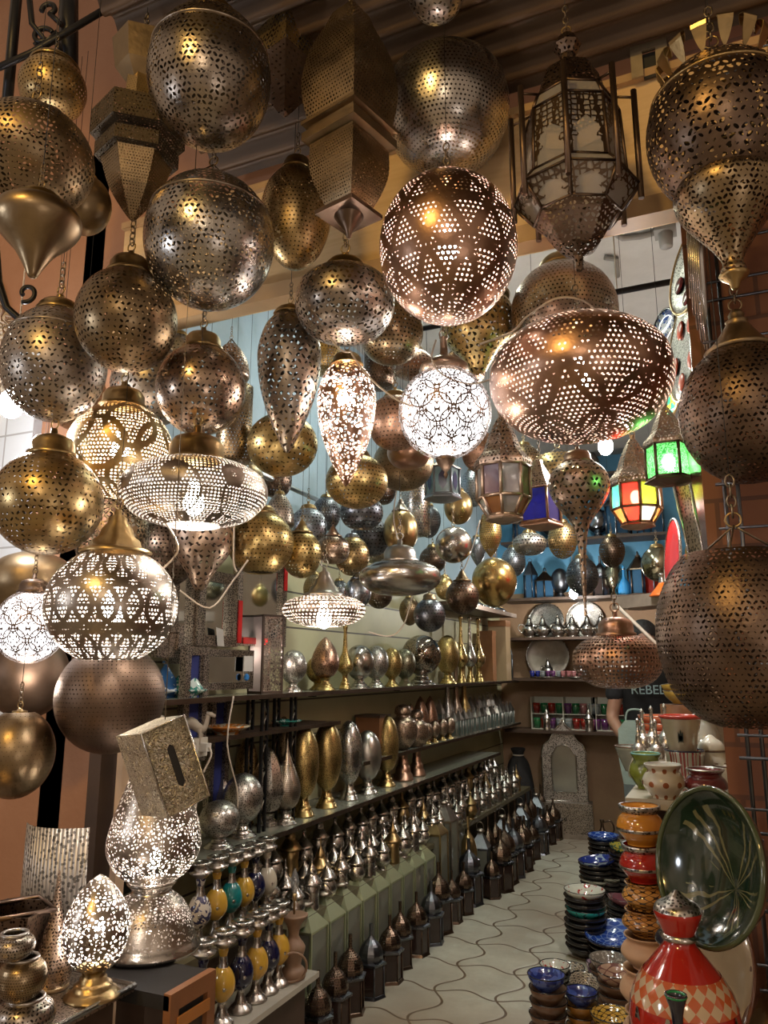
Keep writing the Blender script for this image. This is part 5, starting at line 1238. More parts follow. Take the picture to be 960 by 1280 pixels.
for i,px in enumerate((662,679,698,716,735,752)):
    lo=(bx(px,Z1,YB-.08),YB-.08,Z1); lb=f'silver teapot on the back shelf, {ORD[i]} of six from the left'
    if tp is None: tp=T('teapot',lb,'teapot',lo,.5,'silver teapots on the back shelf'); teapot(tp)
    else: dup(tp,lo,.5+i*.3,lb)
def tray(label,px,py,r,Y,mat,rz=0,rx=math.radians(80),Z=None):
    k=depth((bx(px,1.5,Y),Y,1.5))/960; R=r*k; X=bx(px,on(px,py,1,Y).z,Y); z_=on(px,py,1,Y).z
    if Z is not None: z_=Z+R*.99
    t=T('round_tray',label,'tray',(X,Y,z_),0,None,(rx,0,rz))
    MB().lathe([(0,0),(R*.78,0),(R*.8,.004),(R*.96,.012),(R,.018),(R*.97,.02),(R*.78,.008),(0,.006)],40).build('plate',mat,t)
    MB().torus((0,0,.018),R*.985,.005,None,40,6).build('rim',MM('silver',.25),t)
TR=painted_pits('silver',110,.3,.35,.42)
tray('engraved round silver tray leaning at left on back shelf',683,770,22,BKY-.08,TR,Z=Z1); tray('engraved round silver tray glaring beside the bare bulb',731,772,23,BKY-.08,TR,Z=Z1)
tray('large plain dull tray with arched rim, second back shelf',685,826,27,BKY-.08,MM('agedsilver',.4),Z=Z2)
tray('dull round tray leaning at the right end of second back shelf',770,826,24,BKY-.08,MM('agedsilver',.4),Z=Z2)
# flat serving trays with small glasses
def tea_glass(t,mat):
    MB().lathe([(0,0),(.018,0),(.024,.065),(.0225,.065),(.017,.004),(0,.004)],14).build('tumbler',mat,t); MB().torus((0,0,.05),.0228,.0012,None,14,4).build('gilt_band',MM('gold',.25),t)
gcol=[('blue',glass('blue glass',(.05,.08,.6),.05,.4)),('clear',glass('clear glass',(.85,.9,.9),.05,.6)),('red',GLR),('green',glass('deep green glass',(.05,.35,.12),.05,.4)),('pink',glass('pink glass',(.85,.35,.35),.05,.4)),('violet',glass('violet glass',(.3,.08,.3),.05,.4))]
gb={}
def put_glass(ci,loc,lb,gr,s=1):
    if ci not in gb: gb[ci]=T('tea_glass',lb,'glass',loc,0,gr); tea_glass(gb[ci],gcol[ci][1]); gb[ci].scale=(s,s,s)
    else: dup(gb[ci],loc,0,lb,gr,s)
for j,(px,cs) in enumerate(((683,[0,0,1,5,5,1]),(722,[4,4,4,4,1]))):
    X=bx(px,Z2,YB-.05); t=T('serving_tray',['silver serving tray of blue and violet tea glasses, left','silver serving tray of pink tea glasses, right'][j],'tray',(X,YB-.05,Z2))
    MB().lathe([(0,0),(.15,0),(.165,.012),(.16,.014),(.148,.004),(0,.004)],32).build('plate',MM('silver',.2),t)
    MB().torus((0,0,.013),.162,.003,None,32,5).build('rim',slv,t)
    for i,ci in enumerate(cs):
        a=i*.42-.4; put_glass(ci,(X-.12+i*.05,YB-.12+.02*(i%2),Z2+.004),f'{gcol[ci][0]} tea glass, {ORD[i]} from the left on the {["left","right"][j]} serving tray',['glasses on the left tray','glasses on the right tray'][j])
    dup(tp,(X+.0 if j==0 else X+.02,YB+.03,Z2+.004),1,['silver teapot standing on the tray of blue glasses','silver teapot standing on the tray of pink glasses'][j],'teapots on serving trays',.85)
for j,px in enumerate((686,726,762)):
    X=bx(px,Z3,YB); t=T('gift_box',f'open white gift box with coloured tea glasses, {ORD[j]} from the left','box',(X,YB+.02,Z3))
    m=MB(); w=.15; m.box(-w,w,.06,.07,0,.30); m.box(-w,w,-.06,.06,0,.008); m.box(-w-.006,-w,-.06,.07,0,.30); m.box(w,w+.006,-.06,.07,0,.30); m.box(-w,w,-.05,.06,.14,.146); m.build('carton',plain('pale printed card',(.55,.52,.42),.5),t)
    for r_ in range(2):
        for i in range(4):
            ci=[[2,3,2,3],[5,3,4,1],[1,3,0,2]][j][i] if r_ else [[3,2,5,1],[1,2,2,4],[5,5,2,3]][j][i]
            put_glass(ci,(X-.11+i*.073,YB,Z3+(.146 if r_ else .008)),f'{gcol[ci][0]} glass in gift box {["left","middle","right"][j]}, {["lower","upper"][r_]} row, {ORD[i]} from left','glasses in gift boxes',1.5)
for i,(px,s) in enumerate(((684,1.0),(737,1.05),(772,.85))):
    dup(p1 if used[1] else p0,(bx(px,Z3,YB-.15),YB-.15,Z3),0,f'small silver spired pot before the gift boxes, {ORD[i]} from the left','pots before the gift boxes',s)
# dark lanterns of back wall
BLS=glass('blue grey lantern glass',(.10,.30,.55),.1,.4)
def dark(label,px,Z,R,h,kind,mat,gl,Y=YB):
    t=T('metal_lantern',label,'lantern',(bx(px,Z,Y),Y,Z),px*.1)
    if kind=='arch': arch_lantern(t,R,h,mat,gl,4)
    elif kind=='hex': arch_lantern(t,R,h,mat,gl,6)
    elif kind=='moor': moor(t,R*.8,h,mat)
    elif kind=='ball': lampgeo(t,R,h,'ball',mat,mat,.2,24)
    elif kind=='bottle': MB().lathe([(r*R,z*h) for r,z in cat([(0,0),(.9,0),(1,.2),(.8,.42),(.3,.6),(.22,.8),(.3,.84),(.2,.97),(0,1)],3)],20).build('body',mat,t); MB().lathe([(.3*R,.84*h),(.34*R,.86*h),(.3*R,.88*h)],16).build('collar',slv,t)
    return t
dst=MM('darksteel',.3); 
items=[(664,Z0,.07,.42,'hex',dst,BLS,'tall dark hexagonal lantern with star, left end of dark shelf'),(682,Z0,.10,.30,'hex',BLK,BLS,'squat black lantern with arched openings beside the star lantern'),(701,Z0,.09,.30,'ball',BK2,0,'dark round lamp with foot in the middle of the dark shelf'),(727,Z0,.10,.34,'ball',MM('steel',.3),0,'steel grey ball lamp behind the onion lantern tail'),
(752,Z0,.10,.40,'moor',dst,0,'dark domed lantern right of the onion lantern tail'),(768,Z0,.08,.36,'ball',MM('khaki',.25),0,'olive glinting ball lamp on the dark shelf'),(781,Z0,.06,.30,'bottle',plain('bright blue glazed bottle',(.05,.28,.6),.15),0,'bright blue bottle vase on the dark shelf'),(800,Z0,.10,.42,'hex',BLK,BLS,'large black blue-paned lantern right of the blue bottle'),(818,Z0,.09,.36,'hex',dst,GLR,'dark red-paned lantern at the right end of dark shelf'),
(655,Zm,.10,.40,'hex',dst,BLS,'blue-lit steel lantern at left end of the upper shelf'),(690,Zm,.11,.34,'ball',MM('steel',.3),0,'round steel lamp on the upper shelf behind blue lantern'),(748,Zm,.11,.30,'ball',MM('steel',.2),0,'big polished blue-lit ball lamp on the upper shelf'),(774,Zm,.12,.52,'hex',MM('steel',.25),BLS,'largest blue-lit tin lantern beneath the coloured glass lantern'),(806,Zm,.07,.44,'hex',MM('steel',.25),BLS,'blue-lit lantern with black frame right of the largest tin one'),(820,Zm,.08,.40,'arch',MM('steel',.25),BLS,'small blue-lit square lantern at right end of the upper shelf')]
for px,Z,R,h,kd,mt,gl,lb in items: dark(lb,px,Z,R,h,kd,mt,gl)
for i,(px,h) in enumerate(((668,.34),(684,.30),(700,.24),(716,.36),(741,.42),(790,.36),(812,.3))):
    dark(f'grey bottle-shaped lamp silhouetted high on the blue wall, {ORD[i]} from left',px,Zu,.08,h,'bottle',MM(['khaki','agedsilver','silver'][i%3],.35),0,BKY-.15)
# left high shelf A2
c=on(625,765,0,-1.9); ZA2=c.z; sh=shelf('short high shelf with shiny blue-lit lids at far left wall',WLX,-1.85,5.6,7.3,ZA2,.03,WOOD)
sp=None
for i in range(9):
    lo=(-1.93+.03*(i%2),5.7+i*.17,ZA2); lb=f'small upturned shiny tin bowl on the short high shelf, {ORD[i]} from the front'
    if sp is None: sp=T('tin_bowl',lb,'bowl',lo,0,'shiny bowls on the short high shelf'); MB().lathe(cat([(.06,0),(.06,.01),(.035,.03),(.01,.04)],2)+[(0,.042)],18).build('cover',MM('chrome',.15),sp); MB().lathe([(.008,.04),(.014,.05),(0,.06)],12).build('knob',brs,sp)
    else: dup(sp,lo,0,lb)
# right high board with bracket
a=on(768,752,0,-.55) if False else at(768,750,4.6); b=at(838,752,4.2)
t=T('wall_board','worn silver painted board on a slanting strut, upper right before back wall','board',(a+b)/2)
d=(b-a); ang=math.atan2(d.y,d.x); t.rotation_euler=(0,0,ang); L=d.length/2
MB().box(-L,L,-.02,.2,-.035,.035).build('board',plain('worn silver paint',(.42,.34,.28),.4,.5,14,.5),t)
e0=at(772,758,4.5)-Vector(t.location); e1=at(842,826,4.2)-Vector(t.location); M=Matrix.Rotation(-ang,3,'Z')
m=MB(); m.tube([M@e0,M@e1],.011,6); m.build('strut',CABLE,t)
c=at(828,745,4.2); t2=T('glazed_tagine','small orange tagine with metal tip on the worn silver board','tagine',c+Vector((0,.05,.0)))
MB().lathe(cat([(0,0),(.07,0),(.065,.02),(.03,.06),(.018,.08)],3),24).build('body',glaze('orange glaze',(.75,.16,.02)),t2); MB().lathe(cat([(.02,.078),(.014,.11),(.018,.125),(0,.135)],3),16).build('tip',slv,t2)

# mirror chest on the floor at the back
p=on(707,1035,2,0); p.y=min(p.y,BKY-.3); k=depth(p)/960; p.x=bx(709,0,p.y); t=T('mirror_chest','ornate silver mirror with ogee top standing on small drawer chest, back of aisle','mirror',p,math.radians(8))
W=.20; 
prof=[(-W,.30),(W,.30),(W,.74),(W*.9,.80),(W*.62,.84),(W*.4,.93),(W*.12,.98),(0,1.04),(-W*.12,.98),(-W*.4,.93),(-W*.62,.84),(-W*.9,.80),(-W,.74)]
m=MB(); inn=[(-W*.55,.38),(W*.55,.38),(W*.55,.70),(W*.3,.78),(0,.80),(-W*.3,.78),(-W*.55,.70)]
m.prism(prof,0,.03); m.build('back_panel',painted_pits('silver',95,.35,.12,.43),t)
MB().prism(inn,-.006,.001).build('mirror_glass',plain('dimmed mirror silvering',(.28,.30,.31),.08,.4,5,1,0),t)  # silvering darkened in colour to dim what the mirror reflects
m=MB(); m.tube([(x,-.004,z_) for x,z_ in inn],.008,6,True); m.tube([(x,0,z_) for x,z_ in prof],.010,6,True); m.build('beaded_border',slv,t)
MB().box(-W*1.2,W*1.2,-.13,.07,.04,.30).build('chest_body',painted_pits('agedsilver',95,.4,.15,.42),t)
dr_=MB().box(-W*1.05,W*1.05,-.14,-.128,.09,.25).build('drawer',painted_pits('agedsilver',110,.35,.15,.4),t)
MB().lathe([(0,0),(.014,.005),(0,.02)],12,M=Matrix.Translation((0,-.14,.17))@Matrix.Rotation(PI/2,4,'X')).build('knob',slv,dr_)
m=MB(); m.box(-W*1.25,W*1.25,-.14,.08,0,.04); m.build('plinth',MM('agedsilver',.4),t)
t=T('fabric_bag','dark cloth bag slumped in the back left corner beside mirror','bag',(-1.95,7.60,0))
MB().lathe(cat([(0,0),(.12,.0),(.15,.15),(.14,.4),(.10,.6),(.05,.68),(.07,.74),(0,.75)],4),20).build('sack',plain('black cloth',(.025,.022,.022),.9,.4,12,0,.8),t); MB().torus((0,0,.68),.052,.007,None,16,5).build('tie',CABLE,t)
# bottles at the right of the mirror
def ewer(label,px,py,h,mat,hmat):
    p=on(px,py,2,0); p.x=min(p.x,-.05); k=depth(p)/960; t=T('ewer',label,'ewer',(p.x,p.y,.0)); H_=h*k; R=H_*.28
    MB().lathe([(r*R,z*H_) for r,z in cat([(0,0),(.6,0),(.5,.05),(1,.22),(.9,.42),(.35,.62),(.22,.85),(.35,.95),(.3,1),(0,1)],4)],24).build('body',mat,t)
    MB().tube(cat([(R*.8,0,H_*.3),(R*1.7,0,H_*.6),(R*1.3,0,H_*.95),(R*.3,0,H_*.9)],5),.008,6).build('handle',hmat,t)
ewer('green glass ewer with dark handle right of the mirror chest',742,1030,58,glass('bottle green glass',(.08,.35,.12),.05,.3),BLK)
ewer('white and teal painted ewer beside the green glass one',772,1030,60,glaze('white teal glaze',(.55,.65,.6),(.03,.25,.25),sc=30),BLK)
ewer('low dark ewer before the white and teal one',754,1056,30,BLK,BLK)
ewer('small red brown ewer near the counter foot at the back',784,1048,44,glaze('oxblood glaze',(.25,.03,.02)),BLK)

# ---------------------------------------------------------------- right side: counter and steps
t=T('stone_counter','pale stone topped counter on the right carrying pots and planters','counter',(-.2,3.9,0))
MB().box(-.19,.20,-.86,.88,1.005,1.04).build('slab',plain('pale stone',(.46,.42,.34),.35,.25,7),t)
MB().box(-.15,.19,-.78,.85,0,1.005).build('carcass',WOOD,t)
t=T('wooden_step','low dark block nearest the camera carrying the big red vase','step',(-.03,2.0,0))
MB().box(-.20,.15,-.42,.085,0,.5).build('carcass',WOOD,t); MB().box(-.21,.16,-.43,.09,.5,.515).build('top_board',WOOD,t)
ZS2=.515
def pot_on(label,px,py,z,w,h,prof,mat,Z,extra=None,nm='glazed_pot',ct='pot'):
    c=at(px,py,z); k=z/960; t=T(nm,label,ct,(c.x,c.y,Z)); R=w/2*k; H_=h*k
    MB().lathe([(r*R,zz*H_) for r,zz in prof],40).build('body',mat,t)
    if extra: extra(t,R,H_)
    return t,H_
POTP=cat([(0,0),(.55,0),(.6,.06),(.95,.35),(1,.5),(.88,.7),(.72,.82),(.85,.95),(.86,1),(.78,.98),(.66,.82),(.85,.5),(.5,.1),(0,.08)],3)
def band(mat,zf,rf,th=.045):
    def f(t,R,H_):
        MB().lathe([(R*rf,H_*(zf-th)),(R*rf+.003,H_*zf),(R*rf*.99,H_*(zf+th))],40).build('painted_band',mat,t)
    return f
def rimring(mat,rf=.86,zf=1.0):
    def f(t,R,H_): MB().torus((0,0,H_*zf),R*(rf-.02),.0035,None,32,6).build('rim',mat,t)
    return f
Zc=1.04
WG=glaze('white crackle glaze',(.68,.64,.54)); OLG=glaze('olive green glaze',(.22,.26,.03),(.10,.12,.02),sc=18,th=.55); MAR=glaze('maroon glaze',(.13,.02,.02)); BRN=plain('brown glaze trim',(.15,.06,.03),.2)
dots=glaze('brown medallion spots',(.62,.58,.48),(.25,.08,.03),'spot',N=9,th=.2)
pot_on('small white glazed pot with brown medallions, front edge of the counter',831,998,2.78,52,40,POTP,dots,Zc,rimring(WG))
pot_on('olive green glazed pot at left of the white one on counter',810,990,3.0,42,42,POTP,OLG,Zc,rimring(glaze('turquoise rim glaze',(.2,.45,.38))))
pot_on('maroon glazed pot at right of the white one on counter',884,998,2.75,52,36,POTP,MAR,Zc,rimring(MM('silver',.3)))
PLN=[(0,0),(.8,0),(.82,.02),(.97,.9),(1,.92),(1,1),(.94,1),(.9,.9),(.76,.06),(0,.05)]
STR=glaze('striped planter glaze',(.62,.58,.45),(.30,.03,.02),'stripe',sc=42,th=.52); STR2=STR
_,h1=pot_on('planter with red, black and cream vertical stripes under cream planter',859,985,3.0,48,46,PLN,STR,Zc,rimring(NV,1.0),'planter','planter')
pot_on('cream planter with red rim and plant motif atop the striped planter',857,985,3.0,50,42,[(r*(.82+.0),z) if z<.5 else (r,z) for r,z in PLN],glaze('cream planter glaze',(.62,.52,.36)),Zc+h1,
 lambda t,R,H_:(MB().torus((0,0,H_*.97),R*.97,.008,None,36,6).build('red_rim',glaze('red rim glaze',(.5,.04,.02)),t),
  [MB().prism([(0,0),(.008+abs(s)*.004,.018),(s*.5,.04+.01*(s==0)),(-.008,.018)],-.0015,.0015,Matrix.Translation((-R*.0+s*.3,-R*.93,H_*.25))@Matrix.Rotation(-s*12,4,'Y')).build('plant_motif',plain('dark green motif',(.04,.05,.04),.4),t) for s in(-.03,0,.03)]) and None,'planter','planter')
pot_on('white lidded tagine with beaded edge behind the olive pot',826,972,3.35,54,26,cat([(0,0),(.4,0),(.85,.25),(1,.42),(.95,.5),(.7,.72),(.3,.95),(0,1)],3),WG,Zc,band(plain('beaded brown trim',(.12,.07,.04),.3),.45,.985,.05),'tagine','tagine')
pot_on('grey blue bowl at left rear of the counter',790,968,3.5,38,30,[(0,0),(.4,0),(.45,.08),(.95,.85),(1,1),(.95,1),(.4,.14),(0,.1)],glaze('grey blue glaze',(.33,.36,.34)),Zc,rimring(plain('beaded brown trim',(.12,.07,.04)),1.0),'bowl','bowl')
pot_on('large cream lidded jar at the right of the planters',893,985,3.05,40,62,cat([(0,0),(.6,0),(.95,.3),(1,.5),(.8,.68),(.85,.72),(.7,.85),(.3,.95),(.12,1),(0,1)],3),WG,Zc,band(plain('beaded brown trim',(.12,.07,.04)),.70,.86,.02),'lidded_jar','jar')
pot_on('white footed bowl at the far right of the counter',912,975,2.95,36,30,[(0,0),(.5,0),(.4,.15),(.95,.75),(1,1),(.94,1),(.4,.25),(0,.2)],WG,Zc,rimring(plain('beaded brown trim',(.12,.07,.04)),1.0),'bowl','bowl')
pot_on('tall pale vase with silver neck behind the cream jar',885,965,3.5,40,88,cat([(0,0),(.6,0),(.8,.15),(1,.42),(.7,.62),(.45,.72),(.5,.85),(.4,1),(0,1)],3),glaze('pale vase glaze',(.5,.47,.4)),Zc,band(slv,.85,.5,.1),'tall_vase','vase')
# silver-necked bottles
bt=None
for i,(px,z,s) in enumerate(((800,3.3,.9),(806,3.6,1.1),(822,3.25,1.0),(818,3.6,1.15),(835,3.55,1.2))):
    c=at(px,955,z); lb=f'silver-necked small bottle behind the olive pot, {ORD[i]} of five from left'; lo=(c.x,c.y if True else 0,Zc)
    if bt is None:
        bt=T('silver_bottle',lb,'bottle',lo,0,'silver-necked bottles on the counter')
        MB().lathe(cat([(0,0),(.045,0),(.05,.03),(.035,.07),(.03,.09)],3),20).build('belly',WG,bt)
        MB().lathe([(.032,.085),(.032,.13),(.02,.135),(.012,.15),(.009,.17),(.014,.175),(.007,.18),(.007,.23),(.01,.235),(0,.25)],18).build('neck',MM('silver',.25,bump=.4),bt)
    else: dup(bt,lo,0,lb,None,s)
# stacked orange bowls further back
def bowlprof(d=.5): return [(0,0),(.42,0),(.45,.08),(.85,d),(1,1),(.96,1.02),(.8,d+.08),(.4,.18),(0,.15)]
def bowl_stack(L,px,py,z,w,h,step,mats,nm,where,gr,Z=None,tilt=0,prof=None,cat_='bowl'):
    c=at(px,py,z); k=z/960; R=w/2*k; H_=h*k
    if Z is not None: c.z=Z
    zz=c.z; n=len(mats); bases={}
    for i,mt in enumerate(mats):
        rr=R*random.uniform(.96,1.02); top=(i==n-1)
        lb=f'{mt[0]} {nm}, {"topmost" if top else ("lowest" if i==0 else ORD[i]+" from the bottom")} {where}' if n>1 else f'{mt[0]} {nm} {where}'
        lo=(c.x+random.uniform(-.004,.004),c.y+random.uniform(-.004,.004),zz); 
        if mt[1].name in bases: t=dup(bases[mt[1].name],lo,random.uniform(0,6),lb,gr); t.rotation_euler[0]=tilt if top else 0
        else:
            t=T('glazed_'+nm.split()[-1],lb,cat_,lo,random.uniform(0,6),gr); 
            if top: t.rotation_euler[0]=tilt
            MB().lathe([(r*R,q_*H_) for r,q_ in (prof or bowlprof())],36).build('body',mt[1],t)
            MB().torus((0,0,H_*1.0),R*.98,.0025,None,36,5).build('rim',mt[2] if len(mt)>2 else BLKG,t); bases[mt[1].name]=t
        zz+=step*k
    return zz
BLKG=glaze('black glaze',(.012,.011,.012)); ORG=glaze('coral orange glaze',(.62,.16,.07)); YEL=glaze('mustard glaze',(.55,.33,.06)); RIM=MM('agedsilver',.35)
bowl_stack(0,828,935,4.0,54,16,9,[('brass-rimmed coral',ORG,RIM)]*4+[('shallow coral',ORG,RIM)],'bowl','of the coral stack on the counter','coral bowls on the counter',1.04)
bowl_stack(0,852,900,4.4,40,16,9,[('mustard',YEL,RIM),('tilted mustard',YEL,RIM)],'bowl','of the pair behind the coral stack','mustard bowls on the counter',1.30,.15)
pot_on('brown crate supporting the mustard bowls behind the coral stack',852,935,4.4,44,10,[(0,0),(1,0),(1,1),(0,1)],WOOD2,1.04,None,'support_crate','crate')[0].children[0].scale.z=.255/(10*4.4/960)
bowl_stack(0,870,930,4.3,44,14,8,[('red',glaze('deep red glaze',(.35,.03,.02)),RIM)]*4,'bowl','of the red stack behind planters','red bowls on the counter',1.04)
# pile of glazed pots at the front of the step
def pile(label,px,pyc,z,w,h,mat,Z,ex): 
    return pot_on(label,px,pyc,z,w,h,POTP,mat,Z,ex)
k=2.45; XY=(806,)
SLV=painted_pits('silver',90,.3,.15,.4); ORP=glaze('pumpkin orange glaze',(.62,.25,.03)); RDP=glaze('tomato red glaze',(.40,.02,.012)); TER=plain('terracotta',(.50,.24,.12),.6)
zz=0
PCC=plain('peach clay',(.55,.33,.2),.6)
for nm_,w,h,mt,ex in [(f'plain peach clay pot low in the orange-topped pile, {ORD[i]} from the floor',74,48,PCC,None) for i in range(4)]+[('unglazed peach pot at the bottom of the pile below the patterned pots',66,38,plain('peach clay',(.55,.33,.2),.6),None),('unglazed terracotta pot with painted yellow rim, second in the pile',60,30,glaze('painted orange yellow glaze',(.50,.22,.05),(.05,.02,.01),'petal',N=12),None),
   ('orange pot with black arches beneath the red glazed pot',56,32,glaze('orange black arch glaze',(.6,.28,.06),(.04,.02,.01),'petal',N=10),None),('tomato red glazed pot with metal studded band in the pile',58,44,RDP,band(SLV,.42,1.0,.05)),('pumpkin orange glazed pot with silver collar, topmost of the pile',60,48,ORP,band(SLV,.42,1.0,.05))]:
    t,hh=pile(nm_,811,1200,2.58,w,h,mt,zz,ex)
    if ex: 
        MB().lathe([(w/2*2.52/960*.74,hh*.82),(w/2*2.52/960*.90,hh*.93),(w/2*2.52/960*.90,hh*1.01),(w/2*2.52/960*.8,hh*1.01)],36).build('silver_collar',SLV,t)
    zz+=hh
# dark navy pots beside
zz=0
for nm_,w,h,mt in [(f'plain peach clay pot low in the navy-topped pile, {ORD[i]} from the floor',66,80,PCC) for i in range(4)]+[('plain peach clay pot under the dark navy pots',66,60,plain('peach clay',(.55,.33,.2))),('dark brown decorated pot in the second pile',62,46,glaze('dark brown gilt glaze',(.06,.03,.02),(.35,.2,.08),sc=50,th=.6)),('dark navy glazed pot atop the second pile, before red vase',64,48,glaze('blackish navy glaze',(.015,.015,.03)))]:
    t,hh=pile(nm_,850,1215,2.22,w*.85,h*.7,mt,zz,rimring(SLV)); zz+=hh
# red and silver vase
c=at(859,1330,1.50); z=1.50; k=z/960
Zv=ZS2+.0
t=T('red_vase','big tomato red vase with mosaic collar and pierced silver top, bottom right','vase',(c.x,c.y+.02,Zv))
VR=RDP; zs=lambda py:(1.5+z*(math.sin(PITCH)+(640-py)/960*math.cos(PITCH))-Zv)
MB().lathe(cat([(0,0),(45*k,0),(66*k,zs(1310)),(66*k,zs(1270)),(56*k,zs(1240)),(38*k,zs(1215)),(21*k,zs(1194)),(18*k,zs(1184))],5),56).build('body',VR,t)
MB().lathe([(r*k*1.015,zs(p_)) for r,p_ in ((64.5,1262),(61,1250),(56.5,1240),(47,1226))],56).build('mosaic_collar',glaze('mosaic red cream check',(.55,.42,.28),(.45,.10,.03),'check',N=11),t)
MB().lathe([(21*k,zs(1188)),(24*k,zs(1184)),(20*k,zs(1180))],40).build('silver_ring',slv,t)
MB().lathe(cat([(19*k,zs(1182)),(26*k,zs(1166)),(30*k,zs(1156)),(29*k,zs(1150))],3),40).build('neck_cup',VR,t)
MB().lathe(cat([(30*k,zs(1152)),(26*k,zs(1144)),(12*k,zs(1136)),(4*k,zs(1128)),(0,zs(1126))],3),40).build('pierced_lid',painted_pits('silver',130,.3,.15,.42),t)
for i in range(9):
    a=i*2*PI/9+.3; d=Vector((math.cos(a),math.sin(a),0)); w_=Vector((-math.sin(a),math.cos(a),0))
    MB().quad(d*(68*k)+w_*(-.022)+Vector((0,0,zs(1305))),d*(68*k)+w_*.022+Vector((0,0,zs(1305))),d*(66.5*k)+w_*.003+Vector((0,0,zs(1262))),d*(66.5*k)+w_*-.003+Vector((0,0,zs(1262)))).build('silver_flame',SLV,t)
c=at(846,1262,1.33); t=T('narrow_bottle','dark narrow bottle with glossy green rim in front of the big red vase','bottle',(c.x,c.y,ZS2)); hb_=at(846,1246,1.33).z-ZS2
MB().lathe(cat([(0,0),(.03,0),(.036,.08),(.02,.2),(.010,hb_*.8),(.010,hb_-.03),(.019,hb_),(.014,hb_),(.008,hb_-.03)],3),24).build('body',glaze('blackish navy glaze',(.015,.015,.03)),t); MB().torus((0,0,hb_),.0165,.003,None,24,6).build('green_rim',glaze('glossy green glaze',(.01,.22,.06)),t)
# big green platter
c=at(893,1083,1.62); k=1.62/960; t=T('platter','huge dark green glazed platter with raised palm pattern, leaning at right','platter',c)
nrm=Vector((-.72,-.66,.20)).normalized(); up=Vector((.38,0,.92)); xa=up.cross(nrm).normalized(); up=nrm.cross(xa)
t.rotation_mode='QUATERNION'; t.rotation_quaternion=Matrix((xa,up,nrm)).transposed().to_quaternion(); R=92*k
GP=NT('dark green platter glaze'); o=GP.sep(GP.coord('Object'))
ang_=GP.M('ARCTAN2',GP.M('ADD',o[1],.02),GP.M('ADD',o[0],-.05)); rad_=GP.M('SQRT',GP.M('ADD',GP.M('MULTIPLY',o[0],o[0]),GP.M('MULTIPLY',o[1],o[1])))
leaf=GP.M('GREATER_THAN',GP.M('SINE',GP.M('ADD',GP.M('MULTIPLY',ang_,26),GP.M('MULTIPLY',GP.noise(GP.coord('Object'),16,2),9))),.55)
fan=GP.M('MULTIPLY',leaf,GP.M('GREATER_THAN',GP.M('SINE',GP.M('MULTIPLY_ADD',ang_,5,1.0)),-.1)); fan=GP.M('MULTIPLY',fan,GP.M('LESS_THAN',rad_,R*.80))
n_=GP.noise(GP.coord('Object'),14,5); bs=GP.mix(n_,(.003,.008,.005),(.012,.035,.017)); bs=GP.mix(fan,bs,(.13,.125,.06))
GP=GP.done(GP.bsdf(bs,0,.13,GP.bump(fan,.6,.004),Coat_Weight=.8))
MB().lathe([(0,-.032),(R*.5,-.030),(R*.9,-.010),(R,.018),(R*.985,.024),(R*.95,.016),(R*.78,.0),(R*.5,-.018),(0,-.022)],72).build('dish',GP,t)
MB().torus((0,0,.021),R*.99,.006,None,72,8).build('rim',glaze('moss rim glaze',(.06,.08,.035)),t)
# leaning boards / platters below
for i,(px,py,z,R_,mt,lb) in enumerate(((928,1225,1.80,.165,glaze('cream ochre platter glaze',(.50,.38,.22),(.38,.25,.13),sc=12),'large cream glazed platter leaning at bottom right behind green platter'),(896,1232,1.80,.165,glaze('brown lined platter glaze',(.42,.30,.17),(.10,.05,.03),sc=10,th=.6),'brown lined platter leaning next to the cream one'))):
    c=at(px,py,z); t=T('platter',lb,'platter',c); nrm=Vector((-.80,-.45,.38)).normalized(); xa=Vector((0,0,1)).cross(nrm).normalized(); up=nrm.cross(xa)
    t.rotation_mode='QUATERNION'; t.rotation_quaternion=Matrix((xa,up,nrm)).transposed().to_quaternion()
    MB().lathe([(0,-.02),(R_*.6,-.018),(R_,.012),(R_*.98,.018),(R_*.55,-.008),(0,-.01)],56).build('dish',mt,t); MB().torus((0,0,.015),R_*.99,.004,None,56,6).build('rim',BRN,t)
# floor piles of plates and bowls
def fl(px,py): p=on(px,py,2,0); return depth(p)
TE=glaze('teal enamel ware glaze',(.02,.30,.28),(.01,.05,.06),sc=25,th=.58); WHP=glaze('white red floral glaze',(.60,.60,.52),(.35,.03,.03),sc=30,th=.62); BLU=glaze('cobalt blue glaze',(.02,.07,.38),(.18,.28,.55),'petal',N=9); BL2=glaze('deep blue glaze',(.02,.04,.25),(.30,.38,.50),sc=14,th=.6)
PUR=glaze('plum glaze',(.20,.06,.08),(.35,.2,.2),sc=10,th=.6); BKB=glaze('black ware glaze',(.02,.016,.015),rough=.25); LIM=glaze('yellow green glaze',(.5,.42,.06),(.03,.12,.08),sc=20); GWH=glaze('grey white star glaze',(.36,.36,.30),(.08,.1,.08),'petal',N=7)
BNW=glaze('brown ware glaze',(.16,.085,.05),rough=.3); PCH=glaze('peach ware glaze',(.42,.26,.18),(.15,.06,.05),'petal',N=6); TAN=glaze('tan black lace glaze',(.40,.33,.25),(.02,.02,.02),'petal',N=16); YPT=glaze('yellow black arch glaze',(.55,.32,.05),(.03,.02,.01),'petal',N=12); AMB=glaze('amber ware glaze',(.35,.16,.03),rough=.3); NVB=glaze('midnight blue glaze',(.02,.03,.15),(.06,.09,.3),sc=22); RDF=glaze('red floral glaze',(.4,.06,.04),(.6,.4,.3),sc=30)
b_='black'
bowl_stack(0,734,1195,fl(734,1195),52,13,7.2,[(b_,BKB)]*6+[('teal',TE)]+[(b_,BKB)]*2+[('white floral',WHP)],'bowl','of the tall black stack at aisle edge','tall black bowl stack',0)
